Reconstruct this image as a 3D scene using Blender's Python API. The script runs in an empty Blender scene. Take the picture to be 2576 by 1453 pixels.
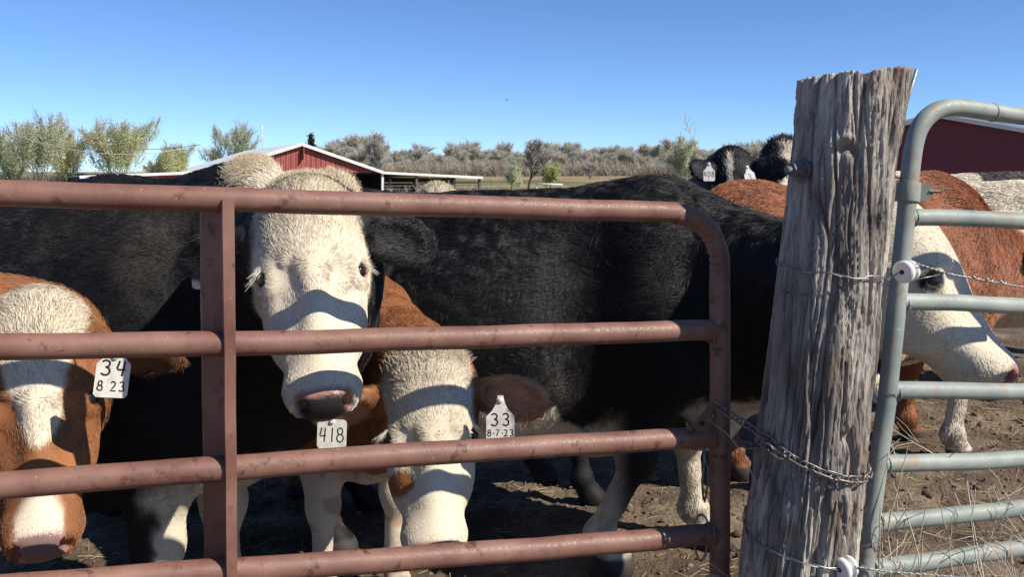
import bpy, math, random, os
import numpy as np
from mathutils import Vector

FUR = 1.0            # fur density multiplier
R = math.radians
rng = np.random.default_rng(7)
random.seed(7)
scene = bpy.context.scene
COL = scene.collection

# ------------------------------------------------------------------ camera
CAMZ, FPX, U0, HZ = 1.5, 2300.0, 1288.0, 455.0     # photo measured on a 2576 x 1453 grid
cam_d = bpy.data.cameras.new('camera')
cam = bpy.data.objects.new('camera', cam_d)
COL.objects.link(cam)
cam.location = (0, 0, CAMZ)
cam.rotation_euler = (R(90), 0, 0)
cam_d.sensor_width = 36
cam_d.lens = 36 * FPX / 2576
cam_d.shift_y = -(726.5 - HZ) / 2576
cam_d.clip_start = 0.05
cam_d.clip_end = 6000
scene.camera = cam

# ------------------------------------------------------------------ light
SUN_EL, SUN_AZ = 41.0, 119.0      # azimuth clockwise from the view direction (+Y)
w = bpy.data.worlds.new('World')
scene.world = w
w.use_nodes = True
nt = w.node_tree
sky = nt.nodes.new('ShaderNodeTexSky')
sky.sky_type = 'NISHITA'
sky.sun_disc = False
sky.sun_elevation = R(SUN_EL)
sky.sun_rotation = R(SUN_AZ)
sky.air_density = 0.6
sky.dust_density = 0.0
sky.ozone_density = 8.0
bg = nt.nodes['Background']
bg.inputs['Strength'].default_value = 0.120
nt.links.new(sky.outputs[0], bg.inputs['Color'])
sun_d = bpy.data.lights.new('sun', 'SUN')
sun_d.energy = 5.0
sun_d.angle = R(0.5)
sun_d.color = (1.0, 0.93, 0.83)
sun = bpy.data.objects.new('sun', sun_d)
COL.objects.link(sun)
LDIR = Vector((-math.sin(R(SUN_AZ)) * math.cos(R(SUN_EL)), -math.cos(R(SUN_AZ)) * math.cos(R(SUN_EL)), -math.sin(R(SUN_EL))))
sun.rotation_euler = LDIR.to_track_quat('-Z', 'Y').to_euler()
sun.location = (6, -4, 8)
vs = scene.view_settings
vs.view_transform = 'Standard'
vs.look = 'None'
vs.exposure = 0.42
vs.gamma = 1.0
vs.use_curve_mapping = False
scene.cycles.use_denoising = True
scene.cycles.max_bounces = 6


# ------------------------------------------------------------------ helpers
def P(u, v, d):
    """point seen at photo position (u, v) at depth d"""
    return np.array([(u - U0) / FPX * d, d, CAMZ - (v - HZ) / FPX * d])


def nrm(v):
    v = np.asarray(v, float)
    return v / (np.linalg.norm(v, axis=-1, keepdims=True) + 1e-12)


_prm = np.random.default_rng(3).permutation(256)
_prm = np.concatenate([_prm, _prm, _prm])
_grd = nrm(np.random.default_rng(4).normal(size=(256, 3)))


def pn(p):
    """perlin noise, p (N,3) -> about -0.8..0.8"""
    p = np.asarray(p, float)
    i = np.floor(p).astype(int)
    f = p - i
    i &= 255
    u = f * f * f * (f * (f * 6 - 15) + 10)
    out = 0
    for dx in (0, 1):
        for dy in (0, 1):
            for dz in (0, 1):
                h = _prm[_prm[_prm[(i[:, 0] + dx) & 255] + ((i[:, 1] + dy) & 255)] + ((i[:, 2] + dz) & 255)]
                g = _grd[h]
                d = (f[:, 0] - dx) * g[:, 0] + (f[:, 1] - dy) * g[:, 1] + (f[:, 2] - dz) * g[:, 2]
                wx = u[:, 0] if dx else 1 - u[:, 0]
                wy = u[:, 1] if dy else 1 - u[:, 1]
                wz = u[:, 2] if dz else 1 - u[:, 2]
                out = out + d * wx * wy * wz
    return out * 1.5


def fbm(p, o=3, g=0.5):
    a, s, t = 1.0, 0.0, 1.0
    for k in range(o):
        s = s + a * pn(np.asarray(p) * t + 17.3 * k)
        a *= g
        t *= 2.03
    return s


def sst(e0, e1, x):
    t = np.clip((x - e0) / (e1 - e0), 0, 1)
    return t * t * (3 - 2 * t)


def lerp(a, b, t):
    return a + (b - a) * t


# ---- objects
def link(o, parent=None):
    COL.objects.link(o)
    if parent is not None:
        o.parent = parent
    return o


def tag(o, label=None, cat=None, group=None, kind=None):
    if label:
        o['label'] = label
    if cat:
        o['category'] = cat
    if group:
        o['group'] = group
    if kind:
        o['kind'] = kind
    return o


def empty(name, loc, label=None, cat=None, group=None):
    o = bpy.data.objects.new(name, None)
    o.location = tuple(float(q) for q in loc)
    o.empty_display_size = 0.1
    link(o)
    return tag(o, label, cat, group)


def root_loc(o):
    v = Vector((0, 0, 0))
    while o is not None:
        v = v + o.location
        o = o.parent
    return np.array(v)


def mesh(name, V, F, mat, parent=None, smooth=True, mats=None, origin=None):
    """V in world space; the object sits under parent (or at origin when top-level)"""
    V = np.asarray(V, float).reshape(-1, 3)
    off = root_loc(parent) if parent is not None else (np.zeros(3) if origin is None else np.asarray(origin, float))
    me = bpy.data.meshes.new(name)
    V = V - off
    if isinstance(F, np.ndarray):
        n, k = F.shape
        me.vertices.add(len(V))
        me.vertices.foreach_set('co', V.astype(np.float32).ravel())
        me.loops.add(n * k)
        me.loops.foreach_set('vertex_index', F.astype(np.int32).ravel())
        me.polygons.add(n)
        me.polygons.foreach_set('loop_start', np.arange(0, n * k, k, dtype=np.int32))
        me.update(calc_edges=True)
    else:
        me.from_pydata([tuple(q) for q in V], [], F)
        me.update()
    if smooth:
        me.polygons.foreach_set('use_smooth', np.ones(len(me.polygons), bool))
    if mat is not None:
        me.materials.append(mat)
    o = bpy.data.objects.new(name, me)
    link(o, parent)
    if parent is None:
        o.location = tuple(float(q) for q in off)
    return o


class MB:
    """collects vertices and faces"""
    def __init__(s):
        s.v, s.f, s.n = [], [], 0

    def add(s, V, F):
        V = np.asarray(V, float).reshape(-1, 3)
        s.v.append(V)
        s.f += [tuple(int(i) + s.n for i in q) for q in F]
        s.n += len(V)
        return s

    def box(s, c, sz, ax=None):
        c = np.asarray(c, float)
        ax = np.eye(3) if ax is None else np.asarray(ax, float)
        h = np.asarray(sz, float) / 2
        V = [c + ax[0] * h[0] * i + ax[1] * h[1] * j + ax[2] * h[2] * k for i in (-1, 1) for j in (-1, 1) for k in (-1, 1)]
        return s.add(V, [(0, 1, 3, 2), (4, 6, 7, 5), (0, 4, 5, 1), (2, 3, 7, 6), (0, 2, 6, 4), (1, 5, 7, 3)])

    def tube(s, path, r, n=8, cap=True):
        path = np.asarray(path, float)
        m = len(path)
        r = np.broadcast_to(np.asarray(r, float), (m,))
        T = nrm(np.gradient(path, axis=0))
        up = np.array([0, 0, 1.0]) if abs(T[0, 2]) < 0.9 else np.array([0, 1.0, 0])
        A = nrm(np.cross(T[0], up))
        V, F = [], []
        th = np.arange(n) * 2 * math.pi / n
        for k in range(m):
            A = nrm(A - T[k] * np.dot(A, T[k]))
            B = np.cross(T[k], A)
            V.append(path[k] + r[k] * (np.outer(np.cos(th), A) + np.outer(np.sin(th), B)))
        for k in range(m - 1):
            for j in range(n):
                a, b = k * n + j, k * n + (j + 1) % n
                F.append((a, b, b + n, a + n))
        if cap:
            F.append(tuple(range(n - 1, -1, -1)))
            F.append(tuple(range((m - 1) * n, m * n)))
        return s.add(np.concatenate(V), F)

    def lathe(s, prof, c, axis, n=24):
        """prof [(radius, along)] spun about axis at c"""
        axis = nrm(axis)
        A = nrm(np.cross(axis, [0, 0, 1.0] if abs(axis[2]) < .9 else [0, 1.0, 0]))
        B = np.cross(axis, A)
        th = np.arange(n) * 2 * math.pi / n
        V, F = [], []
        for (r, h) in prof:
            V.append(np.asarray(c) + axis * h + r * (np.outer(np.cos(th), A) + np.outer(np.sin(th), B)))
        for k in range(len(prof) - 1):
            for j in range(n):
                a, b = k * n + j, k * n + (j + 1) % n
                F.append((a, b, b + n, a + n))
        F.append(tuple(range(n - 1, -1, -1)))
        F.append(tuple(range((len(prof) - 1) * n, len(prof) * n)))
        return s.add(np.concatenate(V), F)

    def build(s, name, mat, parent=None, smooth=False, origin=None):
        return mesh(name, np.concatenate(s.v), s.f, mat, parent, smooth, origin=origin)


def autosmooth(o, ang=35):
    me = o.data
    try:
        me.set_sharp_from_angle(angle=R(ang))
    except Exception:
        pass
    return o


# ---- materials
def new_mat(name):
    m = bpy.data.materials.new(name)
    m.use_nodes = True
    t = m.node_tree
    return m, t, t.nodes['Principled BSDF']


def plain(name, col, rough=0.6, metal=0.0, spec=0.5):
    m, t, b = new_mat(name)
    b.inputs['Base Color'].default_value = (*col, 1)
    b.inputs['Roughness'].default_value = rough
    b.inputs['Metallic'].default_value = metal
    b.inputs['Specular IOR Level'].default_value = spec
    return m


def noisy(name, cols, scale=8.0, rough=(0.45, 0.7), bump=0.2, bscale=60.0, spec=0.5, stretch=(1, 1, 1), metal=0.0, pos=None, detail=6.0, bdist=0.01):
    """noise through a colour ramp, plus a noise bump; object coordinates"""
    m, t, b = new_mat(name)
    N, L = t.nodes, t.links
    tc = N.new('ShaderNodeTexCoord')
    mp = N.new('ShaderNodeMapping')
    mp.inputs['Scale'].default_value = stretch
    L.new(tc.outputs['Object'], mp.inputs['Vector'])
    n1 = N.new('ShaderNodeTexNoise')
    n1.inputs['Scale'].default_value = scale
    n1.inputs['Detail'].default_value = detail
    n1.inputs['Roughness'].default_value = 0.62
    L.new(mp.outputs[0], n1.inputs['Vector'])
    cr = N.new('ShaderNodeValToRGB')
    el = cr.color_ramp.elements
    k = len(cols)
    pos = pos or [0.28 + 0.44 * i / max(1, k - 1) for i in range(k)]
    while len(el) < k:
        el.new(0.5)
    for i in range(k):
        el[i].position = pos[i]
        el[i].color = (*cols[i], 1)
    L.new(n1.outputs['Fac'], cr.inputs[0])
    L.new(cr.outputs[0], b.inputs['Base Color'])
    n2 = N.new('ShaderNodeTexNoise')
    n2.inputs['Scale'].default_value = bscale
    n2.inputs['Detail'].default_value = 5
    L.new(mp.outputs[0], n2.inputs['Vector'])
    mr = N.new('ShaderNodeMapRange')
    mr.inputs[1].default_value = 0.3
    mr.inputs[2].default_value = 0.7
    mr.inputs[3].default_value = rough[0]
    mr.inputs[4].default_value = rough[1]
    L.new(n2.outputs['Fac'], mr.inputs[0])
    L.new(mr.outputs[0], b.inputs['Roughness'])
    b.inputs['Specular IOR Level'].default_value = spec
    b.inputs['Metallic'].default_value = metal
    if bump:
        bp = N.new('ShaderNodeBump')
        bp.inputs['Strength'].default_value = bump
        bp.inputs['Distance'].default_value = bdist
        L.new(n2.outputs['Fac'], bp.inputs['Height'])
        L.new(bp.outputs[0], b.inputs['Normal'])
    return m


def paint_mat(name, base, chalk, rust, rust_lo=0.60, spec=0.5, rough=(0.45, 0.7)):
    """old farm-gate paint: base, chalky dust patches, rust and dirt blotches, scratches"""
    m = noisy(name, [base, lerp(np.array(base), np.array(chalk), .5), chalk], 7, rough, 0.05, 220, spec, bdist=0.002)
    t = m.node_tree
    N, L = t.nodes, t.links
    b = N['Principled BSDF']
    src = b.inputs['Base Color'].links[0].from_socket
    tc = N.new('ShaderNodeTexCoord')
    n = N.new('ShaderNodeTexNoise')
    n.inputs['Scale'].default_value = 23
    n.inputs['Detail'].default_value = 8
    n.inputs['Roughness'].default_value = 0.7
    L.new(tc.outputs['Object'], n.inputs['Vector'])
    r = N.new('ShaderNodeMapRange')
    r.inputs[1].default_value = rust_lo
    r.inputs[2].default_value = rust_lo + 0.08
    L.new(n.outputs['Fac'], r.inputs[0])
    mx = N.new('ShaderNodeMix')
    mx.data_type = 'RGBA'
    mx.inputs['B'].default_value = (*rust, 1)
    L.new(r.outputs[0], mx.inputs['Factor'])
    L.new(src, mx.inputs['A'])
    # pale specks
    n3 = N.new('ShaderNodeTexNoise')
    n3.inputs['Scale'].default_value = 130
    n3.inputs['Detail'].default_value = 2
    L.new(tc.outputs['Object'], n3.inputs['Vector'])
    r3 = N.new('ShaderNodeMapRange')
    r3.inputs[1].default_value = 0.7
    r3.inputs[2].default_value = 0.75
    r3.inputs[4].default_value = 0.5
    L.new(n3.outputs['Fac'], r3.inputs[0])
    m3 = N.new('ShaderNodeMix')
    m3.data_type = 'RGBA'
    m3.inputs['B'].default_value = (*[min(1, c * 1.8 + .05) for c in chalk], 1)
    L.new(r3.outputs[0], m3.inputs['Factor'])
    L.new(mx.outputs['Result'], m3.inputs['A'])
    L.new(m3.outputs['Result'], b.inputs['Base Color'])
    return m


M_maroon = paint_mat('maroon_paint', (0.13, 0.050, 0.034), (0.26, 0.138, 0.098), (0.085, 0.036, 0.020), 0.56)
M_green = paint_mat('green_paint', (0.15, 0.19, 0.175), (0.34, 0.36, 0.31), (0.28, 0.215, 0.15), 0.55)
M_steel = noisy('weathered_steel', [(0.10, 0.09, 0.085), (0.22, 0.20, 0.18), (0.30, 0.27, 0.24)], 40, (0.35, 0.6), 0.1, 200, metal=0.6, bdist=0.002)
M_bolt = noisy('dark_bolt_steel', [(0.07, 0.066, 0.064), (0.15, 0.14, 0.13), (0.20, 0.18, 0.16)], 40, (0.5, 0.75), 0.1, 200, metal=0.3, bdist=0.002)
M_wire = plain('galvanised_wire', (0.30, 0.29, 0.28), 0.4, 0.8)
M_white_plastic = noisy('insulator_plastic', [(0.62, 0.60, 0.57), (0.78, 0.77, 0.74)], 30, (0.3, 0.5), 0.05, 100)
M_tag = noisy('tag_plastic', [(0.50, 0.46, 0.38), (0.72, 0.69, 0.61), (0.80, 0.78, 0.72)], 38, (0.4, 0.6), 0.05, 100)
M_ink = plain('marker_ink', (0.008, 0.008, 0.010), 0.5)


def attr_mat(name, rough, spec, gloss=False, sheen=0.0):
    m, t, b = new_mat(name)
    a = t.nodes.new('ShaderNodeAttribute')
    a.attribute_name = 'Col'
    t.links.new(a.outputs['Color'], b.inputs['Base Color'])
    b.inputs['Roughness'].default_value = rough
    b.inputs['Specular IOR Level'].default_value = spec
    if gloss:
        g = t.nodes.new('ShaderNodeMapRange')
        g.inputs[3].default_value = rough
        g.inputs[4].default_value = 0.22
        t.links.new(a.outputs['Alpha'], g.inputs[0])
        t.links.new(g.outputs[0], b.inputs['Roughness'])
        n = t.nodes.new('ShaderNodeTexNoise')
        n.inputs['Scale'].default_value = 260
        tc = t.nodes.new('ShaderNodeTexCoord')
        t.links.new(tc.outputs['Object'], n.inputs['Vector'])
        bp = t.nodes.new('ShaderNodeBump')
        bp.inputs['Strength'].default_value = 0.35
        bp.inputs['Distance'].default_value = 0.003
        t.links.new(n.outputs['Fac'], bp.inputs['Height'])
        t.links.new(bp.outputs[0], b.inputs['Normal'])
    return m


M_hide = attr_mat('cow_hide', 0.65, 0.25, True)
M_fur = attr_mat('cow_fur', 0.45, 0.42)
M_eye = plain('cow_eye', (0.010, 0.007, 0.006), 0.08, 0, 0.8)


# ------------------------------------------------------------------ signed distance cow
def smin(a, b, k):
    h = np.maximum(k - np.abs(a - b), 0) / k
    return np.minimum(a, b) - h * h * k * 0.25


class Prim:
    def __init__(s, kind, k, op, *args):
        s.kind, s.k, s.op = kind, k, op
        f4 = np.float32
        if kind == 'cap':
            a, b, r1, r2 = args
            s.a, s.b, s.r1, s.r2 = np.asarray(a, f4), np.asarray(b, f4), f4(r1), f4(r2)
            s.c = (s.a + s.b) / 2
            s.rad = float(np.linalg.norm(s.b - s.a)) / 2 + max(r1, r2)
            s.ba = s.b - s.a
            s.ib = s.ba / max(1e-9, float(s.ba @ s.ba))
        else:
            c, r, M = args          # M rows: axes
            s.c, s.r, s.M = np.asarray(c, f4), np.asarray(r, f4), np.asarray(M, f4)
            s.rad = float(max(r))
            s.M1 = np.ascontiguousarray((s.M / s.r[:, None]).T)
            s.ir = 1 / s.r

    def ev(s, X):
        if s.kind == 'cap':
            pa = X - s.a
            h = np.clip(pa @ s.ib, 0, 1)
            pa -= h[:, None] * s.ba
            return np.sqrt(np.einsum('ij,ij->i', pa, pa)) - (s.r1 + (s.r2 - s.r1) * h)
        q = (X - s.c) @ s.M1
        k0 = np.sqrt(np.einsum('ij,ij->i', q, q))
        q *= s.ir
        k1 = np.sqrt(np.einsum('ij,ij->i', q, q)) + 1e-9
        return k0 * (k0 - 1) / k1


def sdf(prims, X, far=0.05, blk=0, bcen=None, brad=0.0):
    """signed distance; with blk, X comes in runs of blk points around the centres bcen"""
    X = np.ascontiguousarray(X, np.float32)
    d = np.full(len(X), far + 0.05, np.float32)
    if blk:
        Xb, db, bcen = X.reshape(-1, blk, 3), d.reshape(-1, blk), np.asarray(bcen, np.float32)
    for p in prims:
        lim = p.rad + p.k + far
        if blk:
            q = bcen - p.c
            m = np.nonzero(np.einsum('ij,ij->i', q, q) < (lim + brad) ** 2)[0]
            if len(m) == 0:
                continue
            e = p.ev(Xb[m].reshape(-1, 3)).reshape(-1, blk)
            db[m] = smin(db[m], e, p.k) if p.op == 'u' else -smin(-db[m], e, p.k)
        else:
            q = X - p.c
            m = np.nonzero(np.einsum('ij,ij->i', q, q) < lim * lim)[0]
            if len(m) == 0:
                continue
            e = p.ev(X[m])
            d[m] = smin(d[m], e, p.k) if p.op == 'u' else -smin(-d[m], e, p.k)
    return d


def surface(prims, h):
    lo = np.min([p.c - p.rad for p in prims], 0) - 3 * h
    hi = np.max([p.c + p.rad for p in prims], 0) + 3 * h
    lo[2] = max(lo[2], -0.03)
    S = 5
    nb = np.ceil((hi - lo) / (h * S)).astype(int)
    bc = np.stack(np.meshgrid(*[np.arange(n) for n in nb], indexing='ij'), -1).reshape(-1, 3)
    cen = lo + (bc + 0.5) * h * S
    dc = sdf(prims, cen, 0.15)
    near = np.abs(dc) < h * S * 1.35
    D = np.repeat(np.repeat(np.repeat(dc.reshape(nb).astype(np.float32), S, 0), S, 1), S, 2)
    loc = np.stack(np.meshgrid(*[np.arange(S)] * 3, indexing='ij'), -1).reshape(-1, 3)
    idx = (bc[near][:, None, :] * S + loc[None]).reshape(-1, 3)
    D[idx[:, 0], idx[:, 1], idx[:, 2]] = sdf(prims, lo + (idx + 0.5) * h, h * S * 1.4, S ** 3, cen[near], h * S * .87)
    org = lo + 0.5 * h
    I = D < 0
    c8 = [(i, j, k) for i in (0, 1) for j in (0, 1) for k in (0, 1)]
    sh = np.array(D.shape) - 1
    cnt = np.zeros(sh, np.int8)
    for (i, j, k) in c8:
        cnt += I[i:i + sh[0], j:j + sh[1], k:k + sh[2]]
    cells = np.argwhere((cnt > 0) & (cnt < 8))
    vid = np.full(sh, -1, np.int32)
    vid[cells[:, 0], cells[:, 1], cells[:, 2]] = np.arange(len(cells))
    acc = np.zeros((len(cells), 3))
    n = np.zeros(len(cells))
    for a in c8:
        for ax in range(3):
            if a[ax]:
                continue
            b = list(a)
            b[ax] = 1
            ca, cb = cells + np.array(a), cells + np.array(b)
            da = D[ca[:, 0], ca[:, 1], ca[:, 2]]
            db = D[cb[:, 0], cb[:, 1], cb[:, 2]]
            m = (da < 0) != (db < 0)
            t = da / np.where(np.abs(da - db) < 1e-9, 1, da - db)
            pos = np.array(a, float)[None] + 0
            pos = np.repeat(pos, len(cells), 0)
            pos[:, ax] = t
            acc[m] += pos[m]
            n[m] += 1
    V = org + h * (cells + acc / np.maximum(n, 1)[:, None])
    F = []
    for ax in range(3):
        o1, o2 = (ax + 1) % 3, (ax + 2) % 3
        sl0 = [slice(1, -1)] * 3
        sl1 = [slice(1, -1)] * 3
        sl0[ax] = slice(0, -1)
        sl1[ax] = slice(1, None)
        A, B = I[tuple(sl0)], I[tuple(sl1)]
        e = np.argwhere(A != B)
        off = np.ones(3, int)
        off[ax] = 0
        e = e + off
        fl = I[e[:, 0], e[:, 1], e[:, 2]]
        q = []
        for (p1, p2) in ((0, 0), (-1, 0), (-1, -1), (0, -1)):
            c = e.copy()
            c[:, o1] += p1
            c[:, o2] += p2
            c = np.minimum(c, sh - 1)
            q.append(vid[c[:, 0], c[:, 1], c[:, 2]])
        q = np.stack(q, 1)
        q[~fl] = q[~fl][:, ::-1]
        F.append(q)
    F = np.concatenate(F)
    F = F[(F >= 0).all(1)]

    def grad(X):
        e = h * 0.5
        d0 = sdf(prims, X, .02)
        g = np.stack([sdf(prims, X + e * np.eye(3)[i], .02) - d0 for i in range(3)], 1) / e
        return d0, g
    d0, g = grad(V)
    step = np.clip(d0 / ((g ** 2).sum(1) + .05), -h * .6, h * .6)
    V = V - g * step[:, None]
    return V, F, nrm(g)


def bez(p0, p1, p2, p3, n):
    t = np.linspace(0, 1, n)[:, None]
    return (1 - t) ** 3 * p0 + 3 * (1 - t) ** 2 * t * p1 + 3 * (1 - t) * t * t * p2 + t ** 3 * p3


class Cow:
    """one animal: frames, primitives, skin, fur, eyes"""
    def __init__(s, name, label, pos, heading, sc, poll, muzzle, nhint, ears, hs=1.0, legs=(0, 0, 0, 0), belly=1.0, nbend=0.28, girth=1.0, ndrop=0.0, hl=1.0, deep=0.0):
        hd = nrm(np.array([heading[0], heading[1], 0.0]))
        s.B = np.stack([hd, [-hd[1], hd[0], 0], [0, 0, 1.0]])
        s.O = np.array([pos[0], pos[1], 0.0])
        s.sc, s.hs, s.ha = sc, hs, hs * hl
        s.poll = np.asarray(poll, float)
        a = nrm(np.asarray(muzzle) - s.poll)
        nn = np.asarray(nhint, float)
        nn = nrm(nn - a * (a @ nn))
        b = np.cross(nn, a)          # animal's left
        s.H = np.stack([a, b, nn])
        s.root = empty(name, (s.O[0], s.O[1], 0), label, 'cow')
        L, Hp = s.L, s.Hp
        body, head, ear = [], [], []

        def E(lst, c, r, k=0.06, M=None, op='u', fr=None):
            lst.append(Prim('ell', k, op, c, np.asarray(r), fr if M is None else M))

        def bE(x, y, z, rx, ry, rz, k=0.12, tilt=0.0):
            cs, sn = math.cos(tilt), math.sin(tilt)
            M = np.stack([s.B[0] * cs + s.B[2] * sn, s.B[1], -s.B[0] * sn + s.B[2] * cs])
            E(body, L(x, y, z), np.array([rx, ry, rz]) * sc, k * sc, M)

        def bC(p, q, r1, r2, k=0.06):
            body.append(Prim('cap', k * sc, 'u', L(*p), L(*q), r1 * sc, r2 * sc))
        g = girth
        bE(-.50, 0, .93, .58, .30 * g, .40)
        bE(-.78, 0, .86 - deep * .5, .52, .335 * g * belly, .385 + deep * .5)
        bC((-.12, 0, 1.235), (-1.42, 0, 1.265), .105, .10, .16)
        for y in (-1, 1):
            bE(-.16, .185 * g * y, .98, .20, .11, .35, .13, -.18)
            bE(-.02, .16 * g * y, .84, .17, .12, .19, .12)
            bE(-1.24, .20 * g * y, 1.20, .13, .09, .09, .12)
            bE(-1.42, .17 * g * y, .90, .25, .135, .36, .14, .12)
        bE(-1.40, 0, 1.10, .27, .25 * g, .24, .14)
        bE(-.14, 0, 1.27, .22, .085, .13, .14)
        bE(.04, 0, .74 - deep * .5, .19, .15, .20 + deep * .5, .12)
        bE(-.35, 0, .86 - deep * .5, .30, .22, .36 + deep * .5, .12)
        for i, y in enumerate((1, -1)):
            dx = legs[i]
            Y = .17 * y
            kx, fx = -.06 + dx * .55, -.08 + dx
            bC((-.10, Y, .80), (kx, Y, .46), .115, .066, .08)
            bE(kx + .006, Y, .43, .062, .060, .075, .05)
            bC((kx, Y, .40), (fx, Y, .155), .045, .040, .04)
            bE(fx, Y, .135, .056, .052, .05, .04)
            bC((fx, Y, .12), (fx + .045, Y, .055), .046, .052, .03)
            bC((fx + .045, Y, .05), (fx + .065, Y, .030), .058, .062, .02)
            dx = legs[2 + i]
            Y = .19 * y
            sx, hx, fx = -1.22 + dx * .25, -1.60 + dx * .7, -1.56 + dx
            bC((-1.40, Y, .85), (sx, Y, .70), .17, .125, .1)
            bC((sx, Y, .70), (hx, Y, .51), .11, .062, .08)
            bE(hx, Y, .50, .062, .055, .07, .05)
            bC((hx + .01, Y, .47), (fx, Y, .155), .050, .042, .04)
            bE(fx, Y, .135, .056, .052, .05, .04)
            bC((fx, Y, .12), (fx + .045, Y, .055), .046, .052, .03)
            bC((fx + .045, Y, .05), (fx + .065, Y, .030), .058, .062, .02)
        bC((-1.62, 0, 1.24), (-1.70, 0, 1.0), .05, .032, .06)
        bC((-1.70, 0, 1.0), (-1.69, 0, .55), .030, .024, .03)
        bE(-1.69, 0, .44, .04, .045, .14, .04)
        # neck, bent from the shoulders to the head
        for (p, q, r1, r2, kk) in (((-.10, 0, 1.22), (.05, 0, -.12), .15, .105, .12), ((.0, 0, 1.0), (.10, 0, -.14), .21, .115, .12), ((.06, 0, .82), (.17, 0, -.17), .16, .085, .12)):
            A0, A3 = L(*p), Hp(*q)
            A1 = A0 + hd * nbend * sc - np.array([0, 0, ndrop])
            A2 = A3 - s.H[2] * nbend * .55 * sc - s.H[0] * .06 - np.array([0, 0, ndrop])
            C = bez(A0, A1, A2, A3, 6)
            rr = np.linspace(r1 * sc, r2 * hs, 6)
            for i in range(5):
                body.append(Prim('cap', kk * sc, 'u', C[i], C[i + 1], rr[i], rr[i + 1]))
        # head
        def hE(a, b, n, ra, rb, rn, k=.04, M=None, lst=head, op='u'):
            E(lst, Hp(a, b, n), np.array([ra * hl, rb, rn]) * hs, k * hs, s.H if M is None else M, op)

        def hC(p, q, r1, r2, k=.04, lst=head, op='u'):
            lst.append(Prim('cap', k * hs, op, Hp(*p), Hp(*q), r1 * hs, r2 * hs))
        hE(.12, 0, -.090, .150, .112, .100)
        hE(.02, 0, -.075, .07, .080, .070, .06)
        hE(.15, 0, -.040, .16, .096, .056, .06)
        hC((.21, 0, -.052), (.46, 0, -.046), .058, .046, .04)
        for y in (1, -1):
            hE(.198, .098 * y, -.062, .050, .036, .042, .03)          # orbit
            hE(.235, .080 * y, -.150, .135, .046, .085, .04)          # jaw muscle
            hE(.285, .082 * y, -.105, .100, .032, .040, .04)         # cheekbone crest
            hC((.26, .048 * y, -.095), (.45, .040 * y, -.070), .047, .041, .035)
            hC((.20, .045 * y, -.20), (.44, .022 * y, -.115), .048, .034, .05)
            hE(.262, .064 * y, .004, .050, .018, .018, .05, None, head, 's')   # hollow below the eye
        hE(.472, 0, -.062, .058, .087, .060, .035)
        hE(.500, 0, -.034, .034, .072, .042, .03)
        hE(.455, 0, -.118, .055, .058, .036, .04)
        for y in (1, -1):
            # socket, brow and lids round the eyeball
            hE(.205, .127 * y, -.036, .016, .016, .020, .010, None, head, 's')
            hC((.168, .092 * y, -.026), (.186, .133 * y, -.060), .012, .010, .014)
            hC((.232, .098 * y, -.044), (.224, .124 * y, -.070), .009, .009, .014)
            nd = nrm(np.array([.35, .80 * y, .45]))
            M = np.stack([nrm(s.H.T @ np.array([.95, -.3 * y, .0])), nrm(s.H.T @ np.array([.2, .6 * y, -.75])), nrm(s.H.T @ nd)])
            hE(.512, .054 * y, -.022, .013, .022, .026, .008, M, head, 's')
        s.eyes = [(.205, .110 * y, -.046) for y in (1, -1)]
        for (e, y) in zip(ears, (1, -1)):
            if e is None:
                continue
            ed = nrm(e[0])
            en = np.asarray(e[1], float)
            en = nrm(en - ed * (ed @ en))
            ew = np.cross(en, ed)
            bs = Hp(.065, .100 * y, -.085)
            es = hs * (e[2] if len(e) > 2 else 1.0)
            M = np.stack([ed, ew, en])
            ear.append(Prim('cap', .03 * hs, 'u', bs, bs + ed * .085 * es, .036 * hs, .034 * es))
            E(ear, bs + ed * .145 * es, np.array([.100, .060, .024]) * es, .03 * hs, M)
            E(ear, bs + ed * .150 * es + en * .022 * es, np.array([.085, .045, .020]) * es, .012 * hs, M, 's')
        s.body, s.head, s.ear = body, head, ear
        s.blobs = []
        s.strands = []
        s.hd = hd

    def L(s, x, y, z):
        return s.O + s.sc * (s.B[0] * x + s.B[1] * y + s.B[2] * z)

    def Hp(s, a, b, n):
        return s.poll + s.H[0] * a * s.ha + s.hs * (s.H[1] * b + s.H[2] * n)

    def build(s, paint, h, dens=(60000, 18000), flen=(.016, .030), frad=.0007, curl=.35, cull=-0.4):
        body = list(s.body)
        # ears carve only themselves: union ear adds first, then carve
        prims = body + s.head + s.blobs + s.ear
        V, F, N = surface(prims, h)
        n = len(V)
        hc = (V - s.poll) @ s.H.T / np.array([s.ha, s.hs, s.hs])
        bc = (V - s.O) @ s.B.T / s.sc
        hd = sdf(s.head, V)
        ed = sdf([p for p in s.ear if p.op == 'u'], V) if s.ear else np.full(n, .2)
        ish = sst(.030, .012, hd)
        ise = sst(.006, .001, ed) * (hd > .004)
        nz = fbm(V * 9.0, 3)
        keep_ = (1 - ish) * (1 - ise) * sst(.45, .7, bc[:, 2])
        lump = .010 * pn(V * 3.1 + 2) + .006 * pn(V * np.array([7.0, 7.0, 3.0]) + 8) + .0025 * pn(V * 19)
        V = V + N * (lump * keep_)[:, None]
        out = paint(s, V, N, hc, bc, ish, ise, nz)      # rgb, gloss, length multiplier, density multiplier
        rgb, gl, lm, dm = out
        de = np.sqrt((hc[:, 0] - .205) ** 2 + (np.abs(hc[:, 1]) - .124) ** 2 + (hc[:, 2] + .040) ** 2)
        dm = dm * sst(.017, .024, de)
        lm = lm * lerp(.5, 1.0, sst(.02, .05, de))
        o = mesh('body', V, F, M_hide, s.root)
        ca = o.data.color_attributes.new('Col', 'FLOAT_COLOR', 'POINT')
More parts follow.
